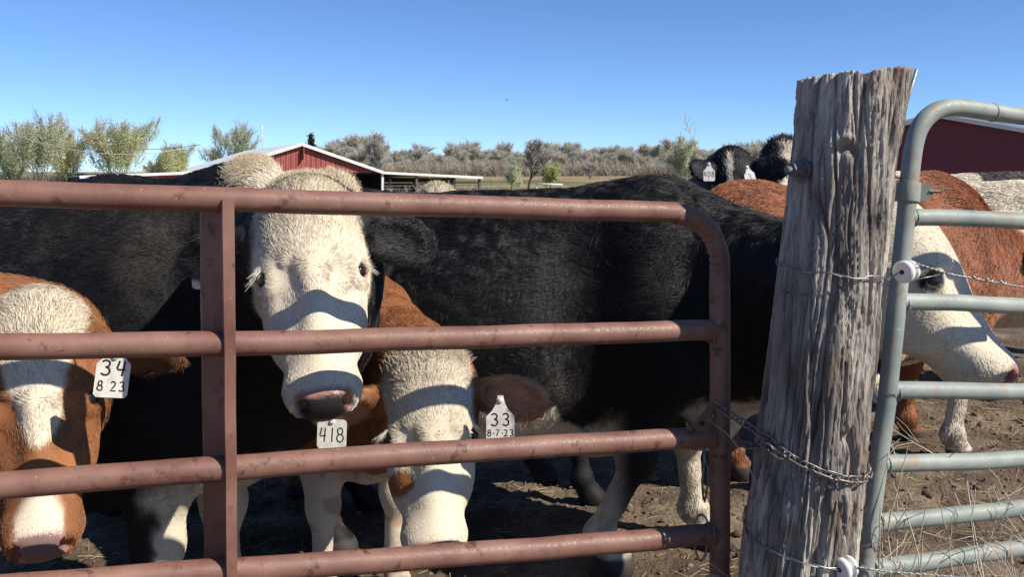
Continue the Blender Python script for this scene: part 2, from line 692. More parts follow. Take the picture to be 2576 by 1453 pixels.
        ca.data.foreach_set('color', np.concatenate([rgb, gl[:, None]], 1).astype(np.float32).ravel())
        # flow of the coat
        a, b, nn = hc.T
        fl_h = np.stack([np.where(a < .21, -1.0, 1.0) * sst(0.0, .05, np.abs(a - .21)) + .02, b * 7.0, 0 * a], 1) @ s.H
        fl_b = s.B[0][None] * -1.0 + np.array([0, 0, -.75])[None] * sst(1.35, 1.1, bc[:, 2])[:, None]
        leg = sst(.66, .55, bc[:, 2])
        fl_b = fl_b * (1 - leg)[:, None] + np.array([0, 0, -1.0])[None] * leg[:, None]
        fl = nrm(fl_h) * ish[:, None] + nrm(fl_b) * (1 - ish)[:, None]
        # strands
        tri = np.concatenate([F[:, [0, 1, 2]], F[:, [0, 2, 3]]])
        p0, p1, p2 = V[tri[:, 0]], V[tri[:, 1]], V[tri[:, 2]]
        ar = np.linalg.norm(np.cross(p1 - p0, p2 - p0), axis=1) / 2
        ctr = (p0 + p1 + p2) / 3
        vis = (N[tri[:, 0]] * nrm(np.array([0, 0, CAMZ]) - ctr)).sum(1) > cull
        hm = np.maximum(ish, ise)[tri[:, 0]]
        lam = ar * (dens[0] * hm + dens[1] * (1 - hm)) * dm[tri[:, 0]] * vis * FUR * (ctr[:, 2] > .10)
        cnt = rng.poisson(lam)
        ti = np.repeat(np.arange(len(tri)), cnt)
        K = len(ti)
        if K == 0:
            return s
        r1, r2 = rng.random(K), rng.random(K)
        q = np.sqrt(r1)
        w3 = np.stack([1 - q, q * (1 - r2), q * r2], 1)
        T = tri[ti]

        def ip(A):
            return (A[T] * (w3[..., None] if A.ndim == 2 else w3)).sum(1)
        p, nv, f, c, l = ip(V), nrm(ip(N)), ip(fl), ip(rgb), ip(lm)
        hh = ip(np.maximum(ish, ise))
        g = ip(gl)
        zl = ip(bc[:, 2])
        l = l * lerp(.42, 1.0, sst(.50, .66, zl))
        ln = (flen[0] * hh + flen[1] * (1 - hh)) * l * (.65 + .7 * rng.random(K)) * (g < .3)
        cv = np.stack([pn(p * 22 + 5.1), pn(p * 22 + 41.7), pn(p * 22 + 83.3)], 1) + .6 * np.stack([pn(p * 55 + 15.1), pn(p * 55 + 1.7), pn(p * 55 + 3.3)], 1)
        f = nrm(f) + curl * cv * 1.6 + rng.normal(size=(K, 3)) * .13
        f = nrm(f - nv * (f * nv).sum(1)[:, None])
        lift = .16 + .20 * rng.random(K) + .16 * (1 - hh) + .25 * (l > 2.2)
        t = np.array([0, .33, .68, 1.0])
        pts = np.zeros((K, 4, 3))
        side = nrm(np.cross(nv, f))
        bend = rng.normal(size=K) * .15
        for i, ti_ in enumerate(t):
            up = lift * ti_ * (1 - .62 * ti_)
            drop = np.array([0, 0, -1.0]) * (np.clip(l - 1.5, 0, 3) * .18 * ti_ * ti_)[:, None]
            pts[:, i] = p - nv * .001 + (ln * ti_)[:, None] * f + nv * (ln * up)[:, None] + side * (ln * bend * ti_ * ti_)[:, None] + drop * ln[:, None]
        keep = ln > .003
        pts, c, K = pts[keep], c[keep], int(keep.sum())
        cj = np.clip(c * (1 + .25 * rng.normal(size=(K, 1)).clip(-1.5, 1.5)), .002, .95)
        s.strands = [(pts, cj, frad)]
        return s

    def lashes(s, col=(.8, .72, .58)):
        out = []
        for (a, b, n) in s.eyes:
            y = np.sign(b)
            for k in range(70):
                u = random.random()
                p = s.Hp(.172 + .012 * random.random() + .01 * u, (.110 + .022 * u) * y, -.030 - .034 * u)
                d = nrm(s.H.T @ np.array([.25 + .5 * random.random(), (.55 + .5 * random.random()) * y, .45 - .3 * u])) * (.022 + .02 * random.random()) * s.hs
                out.append([p, p + d * .35, p + d * .7 + s.H[0] * .002, p + d + s.H[0] * .007])
        s.strands.append((np.array(out), np.tile(col, (len(out), 1)), .00038))
        return s

    def tuft(s, fn, n, col, ln=.05, rad=.0007, var=.2):
        """extra long hair rooted on the skin: fn() -> root, direction"""
        rd = [fn() for k in range(n)]
        P0 = np.array([q[0] for q in rd])
        D0 = nrm(np.array([q[1] for q in rd]))
        pr = s.head + s.body + s.blobs
        for it in range(4):
            d0 = sdf(pr, P0)
            g = np.stack([sdf(pr, P0 + .004 * np.eye(3)[i]) - d0 for i in range(3)], 1) / .004
            P0 = P0 - nrm(g) * np.clip(d0, -.02, .02)[:, None]
        ok = np.abs(sdf(pr, P0)) < .004
        P0, D0 = P0[ok], D0[ok]
        m = len(P0)
        gn_ = nrm(g[ok])
        D0 = nrm(D0 + gn_ * (.45 - np.minimum((D0 * gn_).sum(1), .45))[:, None])
        l = (ln * (.5 + .7 * np.random.default_rng(n).random(m)))[:, None]
        sd = nrm(np.cross(D0, np.random.default_rng(n + 1).normal(size=(m, 3)))) * .12
        dn = np.array([0, 0, -1.0])
        pts = np.stack([P0, P0 + l * (D0 * .34 + sd * .2), P0 + l * (D0 * .66 + sd * .7 + dn * .05), P0 + l * (D0 * .92 + sd * 1.2 + dn * .16)], 1)
        cc = np.clip(np.array(col)[None] * (1 + var * np.random.default_rng(n + 2).normal(size=(m, 1))), .003, .92)
        s.strands.append((pts, cc, rad))
        return s

    def finish(s, eyes=True):
        if getattr(s, 'strands', None):
            pts = np.concatenate([x[0] for x in s.strands])
            cc = np.concatenate([x[1] for x in s.strands])
            rd = np.concatenate([np.full(len(x[0]), x[2]) for x in s.strands])
            K = len(pts)
            hcv = bpy.data.hair_curves.new('fur')
            hcv.add_curves([4] * K)
            off = root_loc(s.root)
            hcv.attributes['position'].data.foreach_set('vector', (pts - off).astype(np.float32).ravel())
            ra = hcv.attributes.get('radius') or hcv.attributes.new('radius', 'FLOAT', 'POINT')
            ra.data.foreach_set('value', (rd[:, None] * np.array([1, .95, .75, .3])[None]).astype(np.float32).ravel())
            ca = hcv.attributes.new('Col', 'FLOAT_COLOR', 'POINT')
            c4 = np.concatenate([np.repeat(cc, 4, 0), np.zeros((K * 4, 1))], 1)
            ca.data.foreach_set('color', c4.astype(np.float32).ravel())
            hcv.materials.append(M_fur)
            o = bpy.data.objects.new('fur', hcv)
            link(o, s.root)
            o['kind'] = 'stuff'
        if eyes:
            for e in s.eyes:
                c = s.Hp(*e)
                mb = MB()
                mb.lathe([(.0215 * s.hs * math.sin(x), -.0215 * s.hs * math.cos(x)) for x in np.linspace(.05, math.pi - .05, 10)], c, s.H[1], 16)
                mb.build('eye', M_eye, s.root, True)
        return s


# ---- coats
CREAM = np.array([.62, .54, .41])
CREAM2 = np.array([.55, .45, .30])
BLACK = np.array([.0075, .0072, .0080])
BROWN = np.array([.24, .095, .034])
RED = np.array([.25, .085, .032])
PINK = np.array([.42, .22, .17])
NOSEDK = np.array([.022, .019, .020])


def mixc(a, b, t):
    return a + (b - a) * np.asarray(t)[:, None]


def nose_paint(rgb, gl, hc, nz, dark, top, tope=.5, wd=1.0):
    a, b, n = hc.T
    b = b / wd
    n = np.where(n < -.03, -.03 + (n + .03) / wd, n)
    pad = sst(.482, .494, a + .02 * sst(0.03, -.04, n) * 0 + nz * .004) * sst(.070, .060, np.abs(b) + .25 * np.maximum(0, -n - .03)) * sst(-.092, -.078, n)
    rgb = mixc(rgb, dark[None] + 0 * rgb, pad)
    pk = pad * sst(.507, .500, a + nz * .006) * sst(.058, .040, np.abs(b))
    rgb = mixc(rgb, top[None] + 0 * rgb, pk * tope)
    sd = pad * sst(.046, .058, np.abs(b) + nz * .010)
    rgb = mixc(rgb, PINK[None] + 0 * rgb, sd * .85)
    return rgb, np.maximum(gl, pad)


def base(V):
    n = len(V)
    return np.zeros(n), np.ones(n), np.ones(n)


def hoof(rgb, gl, bc):
    m = sst(.075, .065, bc[:, 2])
    return mixc(rgb, np.array([[.05, .04, .035]]) + 0 * rgb, m), gl


def eye_rim(rgb, hc, col, r=.034):
    a, b, n = hc.T
    d = np.sqrt((a - .203) ** 2 + (np.abs(b) - .118) ** 2 + (n + .048) ** 2)
    return mixc(rgb, np.asarray(col)[None] + 0 * rgb, sst(r, r * .72, d))


def mud(rgb, V, bc, amt=.6):
    m = sst(.45, .1, bc[:, 2]) * sst(.0, .35, fbm(V * 14, 3) + .1) * amt
    return mixc(rgb, np.array([[.10, .07, .045]]) + 0 * rgb, m)


def paint_white_black(s, V, N, hc, bc, ish, ise, nz):
    gl, lm, dm = base(V)
    a, b, n = hc.T
    rgb = np.tile(BLACK, (len(V), 1))
    x, y, z = bc.T
    rgb = rgb + np.array([[.016, .012, .008]]) * sst(.0, .5, fbm(V * 2.3 + 6, 3))[:, None]
    br = sst(.70, .64, z + nz * .06) * sst(-.10, .0, x + nz * .08)
    legw = sst(.60, .50, z + nz * .10) * (x > -.7) * (x < .4) * np.where(y > 0, 1.0, sst(-.075, -.05, x + nz * .06))
    rgb = mixc(rgb, CREAM[None] + 0 * rgb, np.maximum(br * (x > -.3), legw))
    wf = ish * sst(-.06, -.03, a + nz * .01) * sst(.012, .002, ise) * sst(-.215, -.19, n + nz * .02)
    face = mixc(np.tile(CREAM, (len(V), 1)), CREAM2[None] + 0 * rgb, sst(.14, .0, a) * .6)
    rgb = mixc(rgb, face, wf)
    rgb, gl = nose_paint(rgb, gl, hc, nz, NOSEDK, PINK * 1.1, .75)
    rgb = mixc(rgb, np.array([[.022, .020, .021]]) + 0 * rgb, ise)
    rgb = eye_rim(rgb, hc, [.30, .17, .13], .026)
    rgb = mud(rgb, V, bc, .5)
    rgb, gl = hoof(rgb, gl, bc)
    lm = lm + ish * sst(.16, .02, a) * 1.6 + ise * 1.2
    lm = lm * lerp(1, .72, sst(.22, .32, a) * ish)
    return rgb, gl, lm, dm


def paint_brown_blaze(s, V, N, hc, bc, ish, ise, nz):
    gl, lm, dm = base(V)
    a, b, n = hc.T
    rgb = np.tile(BROWN, (len(V), 1)) * (1 + .25 * nz)[:, None]
    # white poll narrowing to a blaze that ends in a point below the eyes
    hw = np.interp(a, [-.1, .05, .10, .15, .22, .30, .325], [.14, .105, .082, .070, .048, .016, -.02])
    bl = sst(.008, -.008, np.abs(b - .004) - hw + nz * .012) * ish * sst(-.13, -.09, n)
    sn = sst(.395, .415, a + nz * .012) * sst(.055, .045, np.abs(b) + nz * .01) * sst(-.02, .0, n) * ish
    chin = sst(-.075, -.09, n + nz * .01) * sst(.40, .43, a) * sst(.07, .05, np.abs(b)) * ish
    wt = np.maximum(np.maximum(bl, sn), chin)
    rgb = mixc(rgb, (CREAM * 1.05)[None] + 0 * rgb, wt * (1 - ise))
    rgb = mixc(rgb, (BROWN * .45)[None] + 0 * rgb, ise * .7)
    rgb, gl = nose_paint(rgb, gl, hc, nz, np.array([.17, .11, .10]), PINK * .8, .35, .80)
    rgb = eye_rim(rgb, hc, [.04, .02, .015], .027)
    rgb = mud(rgb, V, bc)
    lm = lm + ish * sst(.13, .04, a) * 2.6 + ise * .6
    lm = lm * lerp(1, .65, sst(.25, .35, a) * ish)
    return rgb, gl, lm, dm


def paint_calf(s, V, N, hc, bc, ish, ise, nz):
    gl, lm, dm = base(V)
    a, b, n = hc.T
    x, y, z = bc.T
    rgb = np.tile(BROWN * 1.12, (len(V), 1)) * (1 + .2 * nz)[:, None]
    hw = np.interp(a, [-.1, .0, .2, .27, .5], [.10, .118, .125, .13, .13])
    hw = hw + .05 * sst(.26, .31, a)
    wf = sst(.008, -.006, np.abs(b) - hw + nz * .015) * ish * sst(-.115, -.085, n + nz * .02 + .12 * sst(.25, .31, a))
    spot = sst(.042, .032, np.sqrt((a - .325) ** 2 + (b + .092) ** 2) + nz * .012)
    wf = wf * (1 - spot)
    low = sst(.66, .60, z + nz * .10) * sst(-.5, -.4, x)
    br = sst(.78, .70, z + nz * .15) * sst(-.02, .05, x + nz * .06) * sst(.10, .04, np.abs(y - .04) + nz * .05)
    stripe = sst(.02, .10, y * np.sign(x + 9) * 1 + nz * .05 + .03) * (z < .5) * sst(.0, .03, z - .12)
    w = np.maximum(wf, np.maximum(low * .95, br))
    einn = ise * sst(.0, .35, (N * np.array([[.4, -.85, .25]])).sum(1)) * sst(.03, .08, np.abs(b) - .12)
    rgb = mixc(rgb, np.array([[.50, .25, .12]]) + 0 * rgb, einn * .8)  # pinkish inner ear, its colour lifted to stand in for missing sun
    rgb = mixc(rgb, CREAM[None] + 0 * rgb, w * (1 - ise))
    bs = sst(.05, .25, fbm(V * 7 + 4, 2)) * (z < .5) * (x > -.5) * (1 - ish)
    rgb = mixc(rgb, (BROWN * 1.3)[None] + 0 * rgb, bs * .55)
    rgb, gl = nose_paint(rgb, gl, hc, nz, np.array([.34, .20, .17]), PINK, .5)
    rgb = eye_rim(rgb, hc, [.14, .06, .035], .028)
    rgb = mud(rgb, V, bc, .4)
    rgb, gl = hoof(rgb, gl, bc)
    lm = lm + ish * sst(.12, .02, a) * 2.2 + ise * .3
    lm = lm * lerp(1, .65, sst(.22, .32, a) * ish)
    return rgb, gl, lm, dm


def paint_black_whiteface(s, V, N, hc, bc, ish, ise, nz):
    gl, lm, dm = base(V)
    a, b, n = hc.T
    x, y, z = bc.T
    rgb = np.tile(BLACK, (len(V), 1))
    rgb = rgb + np.array([[.015, .012, .009]]) * sst(.0, .5, fbm(V * 2.3 + 2, 3))[:, None]
    wf = sst(.05, .03, sdf(s.head, V) + nz * .02) * sst(-.05, -.02, a) * (1 - ise)
    low = sst(.64, .58, z + nz * .08) * (x > -.6) * np.where(y > 0.02, 1.0, sst(.16, .12, z) * .7)
    low = np.maximum(low, sst(.69, .64, z + nz * .06) * sst(-.02, .04, x + nz * .05))
    bel = sst(.66, .61, z + nz * .08 - .05 * np.sin(x * 5)) * sst(-.2, -.3, x) * sst(-1.25, -1.1, x)
    rgb = mixc(rgb, CREAM[None] + 0 * rgb, np.maximum(np.maximum(wf, low), bel))
    rgb, gl = nose_paint(rgb, gl, hc, nz, PINK * .8, PINK, .5)
    rgb = eye_rim(rgb, hc, [.012, .010, .010], .042)
    rgb = mud(rgb, V, bc, .5)
    rgb, gl = hoof(rgb, gl, bc)
    lm = lm + .55 * sst(-.45, -.25, x) * (1 - ish) + .5 * sst(1.2, 1.32, z) * (1 - ish)
    return rgb, gl, lm, dm


def paint_red(s, V, N, hc, bc, ish, ise, nz):
    gl, lm, dm = base(V)
    x, y, z = bc.T
    rgb = np.tile(RED * 1.15, (len(V), 1)) * (1 + .3 * nz)[:, None]
    low = sst(.60, .54, z + nz * .08) * (x > -.75) * (y < 0)
    rgb = mixc(rgb, CREAM[None] + 0 * rgb, np.maximum(low, ish))
    rgb = mud(rgb, V, bc)
    rgb, gl = hoof(rgb, gl, bc)
    lm = lm * 1.2
    return rgb, gl, lm, dm


def make_plain(col, white=None, patch=None):
    def f(s, V, N, hc, bc, ish, ise, nz):
        gl, lm, dm = base(V)
        rgb = np.tile(np.asarray(col, float), (len(V), 1)) * (1 + .25 * nz)[:, None]
        if white is not None:
            rgb = mixc(rgb, np.asarray(white, float)[None] + 0 * rgb, ish * (1 - ise))
        if patch is not None:
            m = patch(V, hc, bc, ish, ise, nz)
            rgb = mixc(rgb, CREAM[None] + 0 * rgb, m)
        lm = lm + ish * sst(.12, .02, hc[:, 0]) * 2.0 + ise * .8
        return rgb, gl, lm, dm
    return f


# ------------------------------------------------------------------ ear tags and writing
def arc(cx, cy, rx, ry, a0, a1, n=10):
    return [(cx + rx * math.cos(R(a0 + (a1 - a0) * i / n)), cy + ry * math.sin(R(a0 + (a1 - a0) * i / n))) for i in range(n + 1)]


GLY = {
    '3': [arc(.42, .76, .34, .22, 150, -90) + arc(.42, .28, .40, .27, 90, -150)],
    '4': [[(.30, 1.0), (.12, .48), (.22, .40), (.85, .44)], [(.75, .98), (.62, .0)]],
    '8': [arc(.46, .76, .30, .23, -80, 280, 14), arc(.46, .27, .38, .27, 95, 455, 14)],
    '1': [[(.45, 1.0), (.38, .0)]],
    '2': [arc(.42, .74, .32, .25, 160, -30) + [(.40, .30), (.08, .02), (.90, .05)]],
    '7': [[(.08, .96), (.86, .98), (.45, .48), (.32, .0)]],
    '0': [arc(.45, .5, .38, .48, 90, 450, 14)],
    '.': [[(.40, .46), (.60, .46)]],
    '-': [[(.15, .46), (.80, .48)]],
}


def tag_obj(cow, attach, down, nrml, wdt, hgt, lines, neck=.02, style=0, label=None, flip=1):
    d = nrm(down)
    n = np.asarray(nrml, float)
    n = nrm(n - d * (d @ n))
    r = np.cross(d, n) * flip          # reading direction
    if r[0] < 0:
        r = -r
    hw = wdt / 2
    if style == 0:      # tall tag with a neck and sloping shoulders
        pl = [(-.007, -.008), (.007, -.008), (.010, .006), (.013, neck * .8), (hw * .62, neck + .012), (hw, neck + .026), (hw, hgt - .006), (hw - .006, hgt), (-hw + .006, hgt), (-hw, hgt - .006), (-hw, neck + .026), (-hw * .62, neck + .012), (-.013, neck * .8), (-.010, .006)]
    elif style == 1:    # square, rounded corners
        c = .010
        pl = [(-hw + c, 0), (hw - c, 0), (hw - .003, .003), (hw, c), (hw, hgt - c), (hw - .003, hgt - .003), (hw - c, hgt), (-hw + c, hgt), (-hw + .003, hgt - .003), (-hw, hgt - c), (-hw, c), (-hw + .003, .003)]
    else:               # chamfered top
        pl = [(-hw * .45, 0), (hw * .45, 0), (hw, .020), (hw, hgt - .006), (hw - .006, hgt), (-hw + .006, hgt), (-hw, hgt - .006), (-hw, .020)]
    at = np.asarray(attach, float)
    V, k = [], len(pl)
    for z in (.0012, -.0012):
        for (x, y) in pl:
            V.append(at + r * x + d * y + n * z)
    F = [tuple(range(k)), tuple(range(2 * k - 1, k - 1, -1))] + [(i, i + k, (i + 1) % k + k, (i + 1) % k) for i in range(k)]
    t = mesh('ear_tag', V, F, M_tag, cow.root, False)
    if label:
        t['label'] = label
    mb = MB()
    mb.lathe([(.007, 0), (.007, .004), (.004, .006)], at + d * .004, n, 12)
    mb.build('tag_button', M_tag, t, False)
    mb = MB()
    any_ = False
    for (txt, cx, y0, ch, cw, lw) in lines:       # centre x, top y (m), char height, char width, stroke
        W = sum(cw * (.55 if q in '.-1' else 1.0) * 1.32 for q in txt)
        x = cx - W / 2 + cw * .16
        for q in txt:
            w_ = cw * (.55 if q in '.-1' else 1.0)
            for st in GLY[q]:
                pts = []
                for (gx, gy) in st:
                    X = x + gx * w_ + random.gauss(0, .0003)
                    Y = y0 + (1 - gy) * ch + random.gauss(0, .0003)
                    pts.append((X, Y))
                pts = np.array(pts)
                tg = nrm(np.gradient(pts, axis=0))
                pr = np.stack([-tg[:, 1], tg[:, 0]], 1) * lw / 2
                l, rr_ = pts + pr, pts - pr
                VV = []
                for A in (l, rr_):
                    for (X, Y) in A:
                        VV.append(at + r * X + d * Y + n * .0015)
                m_ = len(pts)
                mb.add(VV, [(i, i + 1, m_ + i + 1, m_ + i) for i in range(m_ - 1)])
                any_ = True
            x += w_ * 1.32
    if any_:
        wr = mb.build('writing', M_ink, t, False)
    return t


# ================================================================== SETTING
def ground_h(X, Y):
    p = np.stack([X, Y, 0 * X], 1)
    near = sst(14, 7, np.hypot(X, Y - 3))
    h = near * (.030 * fbm(p * 1.3, 2) + .030 * np.abs(fbm(p * 5.0 + 3, 3)) - .02 * sst(.25, .5, pn(p * 4.2 + 9)))
    h = h + near * .012 * fbm(p * 17, 2)
    far = sst(112, 280, Y)
    h = h + far * (2.6 + .9 * pn(p * .006 + 3.3)) + sst(240, 800, Y) * 6.0
    return h


def axis_pts(lo, hi, step, far, g=1.13):
    c = list(np.arange(lo, hi + step / 2, step))
    a, d = [], step
    x = hi
    while x < far:
        d *= g
        x += d
        a.append(x)
    b, d = [], step
    x = lo
    while x > -far:
        d *= g
        x -= d
        b.append(x)
    return np.array(b[::-1] + c + a)


M_dirt = noisy('barnyard_dirt', [(.055, .038, .025), (.13, .095, .064), (.26, .20, .14)], 2.2, (.85, .98), .9, 42, .2, bdist=.02)
t_ = M_dirt.node_tree
N_, L_ = t_.nodes, t_.links
b_ = N_['Principled BSDF']
src_ = b_.inputs['Base Color'].links[0].from_socket
gp = N_.new('ShaderNodeNewGeometry')
sp = N_.new('ShaderNodeSeparateXYZ')
L_.new(gp.outputs['Position'], sp.inputs[0])
mr = N_.new('ShaderNodeMapRange')
mr.inputs[1].default_value = 22
mr.inputs[2].default_value = 45
L_.new(sp.outputs['Y'], mr.inputs[0])
nf = N_.new('ShaderNodeTexNoise')
nf.inputs['Scale'].default_value = .03
nf.inputs['Detail'].default_value = 5
L_.new(gp.outputs['Position'], nf.inputs['Vector'])
cr = N_.new('ShaderNodeValToRGB')
cr.color_ramp.elements[0].position = .40
cr.color_ramp.elements[0].color = (.11, .125, .045, 1)
cr.color_ramp.elements[1].position = .56
cr.color_ramp.elements[1].color = (.30, .215, .12, 1)
L_.new(nf.outputs['Fac'], cr.inputs[0])
mx = N_.new('ShaderNodeMix')
mx.data_type = 'RGBA'
L_.new(mr.outputs[0], mx.inputs['Factor'])
L_.new(src_, mx.inputs['A'])
L_.new(cr.outputs[0], mx.inputs['B'])
L_.new(mx.outputs['Result'], b_.inputs['Base Color'])

xs = axis_pts(-2.6, 4.2, .035, 2500)
ys = axis_pts(2.2, 7.5, .035, 2500)
gx, gy = np.meshgrid(xs, ys, indexing='ij')
gz = ground_h(gx.ravel(), gy.ravel())
nx_, ny_ = len(xs), len(ys)
ii = np.arange(nx_ * ny_).reshape(nx_, ny_)
Fq = np.stack([ii[:-1, :-1], ii[1:, :-1], ii[1:, 1:], ii[:-1, 1:]], -1).reshape(-1, 4)
tag(mesh('ground', np.stack([gx.ravel(), gy.ravel(), gz], 1), Fq, M_dirt), kind='structure')


def gh(x, y):
    return float(ground_h(np.array([float(x)]), np.array([float(y)]))[0])


# clods and crumbs of trampled earth
mb_v, mb_f = [], []
ico = nrm(np.array([[0, 0, 1], [.9, 0, .4], [.28, .85, .4], [-.72, .53, .4], [-.72, -.53, .4], [.28, -.85, .4], [.7, .5, -.4], [-.3, .8, -.4], [-.9, 0, -.4], [-.3, -.8, -.4], [.7, -.5, -.4]]))
icf = [(0, 1, 2), (0, 2, 3), (0, 3, 4), (0, 4, 5), (0, 5, 1), (1, 6, 2), (2, 6, 7), (2, 7, 3), (3, 7, 8), (3, 8, 4), (4, 8, 9), (4, 9, 5), (5, 9, 10), (5, 10, 1), (1, 10, 6)]
ncl = 9000
cx, cy = rng.uniform(-2.4, 4.2, ncl), rng.uniform(2.6, 8, ncl)
cz = ground_h(cx, cy)
cs = np.exp(rng.normal(-4.95, .5, ncl))
for i in range(ncl):
    q = ico * cs[i] * rng.uniform(.6, 1.25, (11, 1)) * np.array([1.2, 1, .7])
    mb_v.append(q + np.array([cx[i], cy[i], cz[i] + cs[i] * .2]))
    mb_f.append(np.array(icf) + 11 * i)
M_clod = noisy('clod_earth', [(.07, .05, .032), (.13, .095, .063), (.24, .18, .125)], 9, (.9, 1), .5, 120, .15)
tag(mesh('dirt_clods', np.concatenate(mb_v), np.concatenate(mb_f), M_clod, smooth=False), 'crumbled clods of dry trampled earth across the barnyard', 'clods', kind='stuff')

# trodden straw and dry stems on the earth
ns_ = 2600
cx, cy = rng.uniform(-2.4, 4.2, ns_), rng.uniform(2.4, 7, ns_)
cz = ground_h(cx, cy) + .004
an = rng.uniform(0, 6.28, ns_)
ln = rng.uniform(.02, .09, ns_)
dx_ = np.stack([np.cos(an), np.sin(an), rng.normal(size=ns_) * .12], 1) * ln[:, None]
wx_ = np.stack([-np.sin(an), np.cos(an), 0 * an], 1) * .0016
c_ = np.stack([cx, cy, cz], 1)
h_ = np.array([0, 0, .0022])
V = np.stack([c_ - dx_ - wx_, c_ - dx_ + wx_, c_ - dx_ + h_, c_ + dx_ - wx_, c_ + dx_ + wx_, c_ + dx_ + h_], 1).reshape(-1, 3)
b6 = np.arange(ns_)[:, None] * 6
F = np.concatenate([b6 + np.array([[0, 3, 5, 2]]), b6 + np.array([[1, 2, 5, 4]])])
M_straw = noisy('trodden_straw', [(.20, .15, .085), (.40, .32, .20)], 3, (.8, .95), 0, 30, .2)
tag(mesh('straw_litter', V, F, M_straw, smooth=False), 'trodden straw and dry stems scattered on the barnyard earth', 'straw', kind='stuff')

# ------------------------------------------------------------------ trees
def grow(rg, H, trunk_h, lean, levels, kids, spread, shrink, r0, up=.25, wob=.12, stems=1, fan=.3):
    """returns segments [p0,p1,r0,r1] and twig tips"""
    segs, tips = [], []

    def br(p, d, ln, r, lv):
        n = 4 if lv > 1 else 3
        q = p
        for i in range(n):
            d = nrm(d + rg.normal(size=3) * wob + np.array([0, 0, up * .12]))
            e = q + d * ln / n
            ra, rb = r * (1 - .55 * i / n), r * (1 - .55 * (i + 1) / n)
            segs.append((q, e, ra, rb))
            if lv > 0 and (i >= 1 or lv < levels):
                for k in range(kids[lv - 1] if i < n - 1 else kids[lv - 1] + 1):
                    if rg.random() < .82:
                        ax = nrm(np.cross(d, rg.normal(size=3)))
                        an = spread * rg.uniform(.55, 1.25)
                        nd = nrm(d * math.cos(an) + ax * math.sin(an) + np.array([0, 0, up]))
                        br(e, nd, ln * shrink * rg.uniform(.7, 1.15), max(rb * .62, .006), lv - 1)
            q = e
        tips.append((q, d))
    for k in range(stems):
        if stems == 1:
            br(np.zeros(3), nrm([lean, 0, 1]), trunk_h, r0, levels)
        else:
            an = 6.283 * k / stems + rg.uniform(-.4, .4)
            f = fan * rg.uniform(.35, 1.15)
            br(np.array([math.cos(an), math.sin(an), 0]) * .25, nrm([f * math.cos(an), f * math.sin(an), 1]), trunk_h * rg.uniform(.75, 1.1), r0 * rg.uniform(.7, 1.1), levels)
    segs = np.array([np.concatenate([a, b, [c, d]]) for (a, b, c, d) in segs])
    zmax = max(segs[:, 5].max(), .1)
    f = H / zmax
    segs[:, :6] *= f
    segs[:, 6:] *= 1
    return segs, [(t[0] * f, t[1]) for t in tips]


def seg_mesh(segs, n=3, rmin=0.0):
    m = len(segs)
    p0, p1 = segs[:, 0:3], segs[:, 3:6]
    T = nrm(p1 - p0)
    A = np.cross(T, np.array([.31, .87, .2]))
    A = nrm(A)
    B = np.cross(T, A)
    th = np.arange(n) * 2 * math.pi / n
    ring = np.cos(th)[None, :, None] * A[:, None] + np.sin(th)[None, :, None] * B[:, None]
    r0, r1 = np.maximum(segs[:, 6], rmin), np.maximum(segs[:, 7], rmin)
    V = np.concatenate([p0[:, None] + ring * r0[:, None, None], p1[:, None] + ring * r1[:, None, None]], 1).reshape(-1, 3)
    b = np.arange(m)[:, None] * 2 * n
    F = np.concatenate([np.stack([b[:, 0] + j, b[:, 0] + (j + 1) % n, b[:, 0] + n + (j + 1) % n, b[:, 0] + n + j], 1) for j in range(n)])
    return V, F


def leaf_mesh(rg, tips, per, size, spread):
    c = np.repeat(np.array([t[0] for t in tips]), per, 0)
    d = np.repeat(np.array([t[1] for t in tips]), per, 0)
    n = len(c)
    c = c - d * rg.random((n, 1)) * spread * 1.6 + rg.normal(size=(n, 3)) * spread * .45
    a = nrm(rg.normal(size=(n, 3)))
    b = nrm(np.cross(a, rg.normal(size=(n, 3))))
    s = size * rg.uniform(.6, 1.3, (n, 1))
    V = np.stack([c - a * s, c + b * s * .55, c + a * s, c - b * s * .55], 1).reshape(-1, 3)
    return V, np.arange(4 * n).reshape(n, 4)


def twig_mesh(rg, tips, per, ln, wd):
    c = np.repeat(np.array([t[0] for t in tips]), per, 0)
    d = np.repeat(np.array([t[1] for t in tips]), per, 0)
    n = len(c)
    c = c - d * rg.random((n, 1)) * ln
    e = nrm(d * .9 + rg.normal(size=(n, 3)) * .55 + np.array([0, 0, .25])) * ln * rg.uniform(.5, 1.2, (n, 1))
    s = nrm(np.cross(e, rg.normal(size=(n, 3)))) * wd
    V = np.stack([c - s, c + s, c + e], 1).reshape(-1, 3)
    return V, np.arange(3 * n).reshape(n, 3)


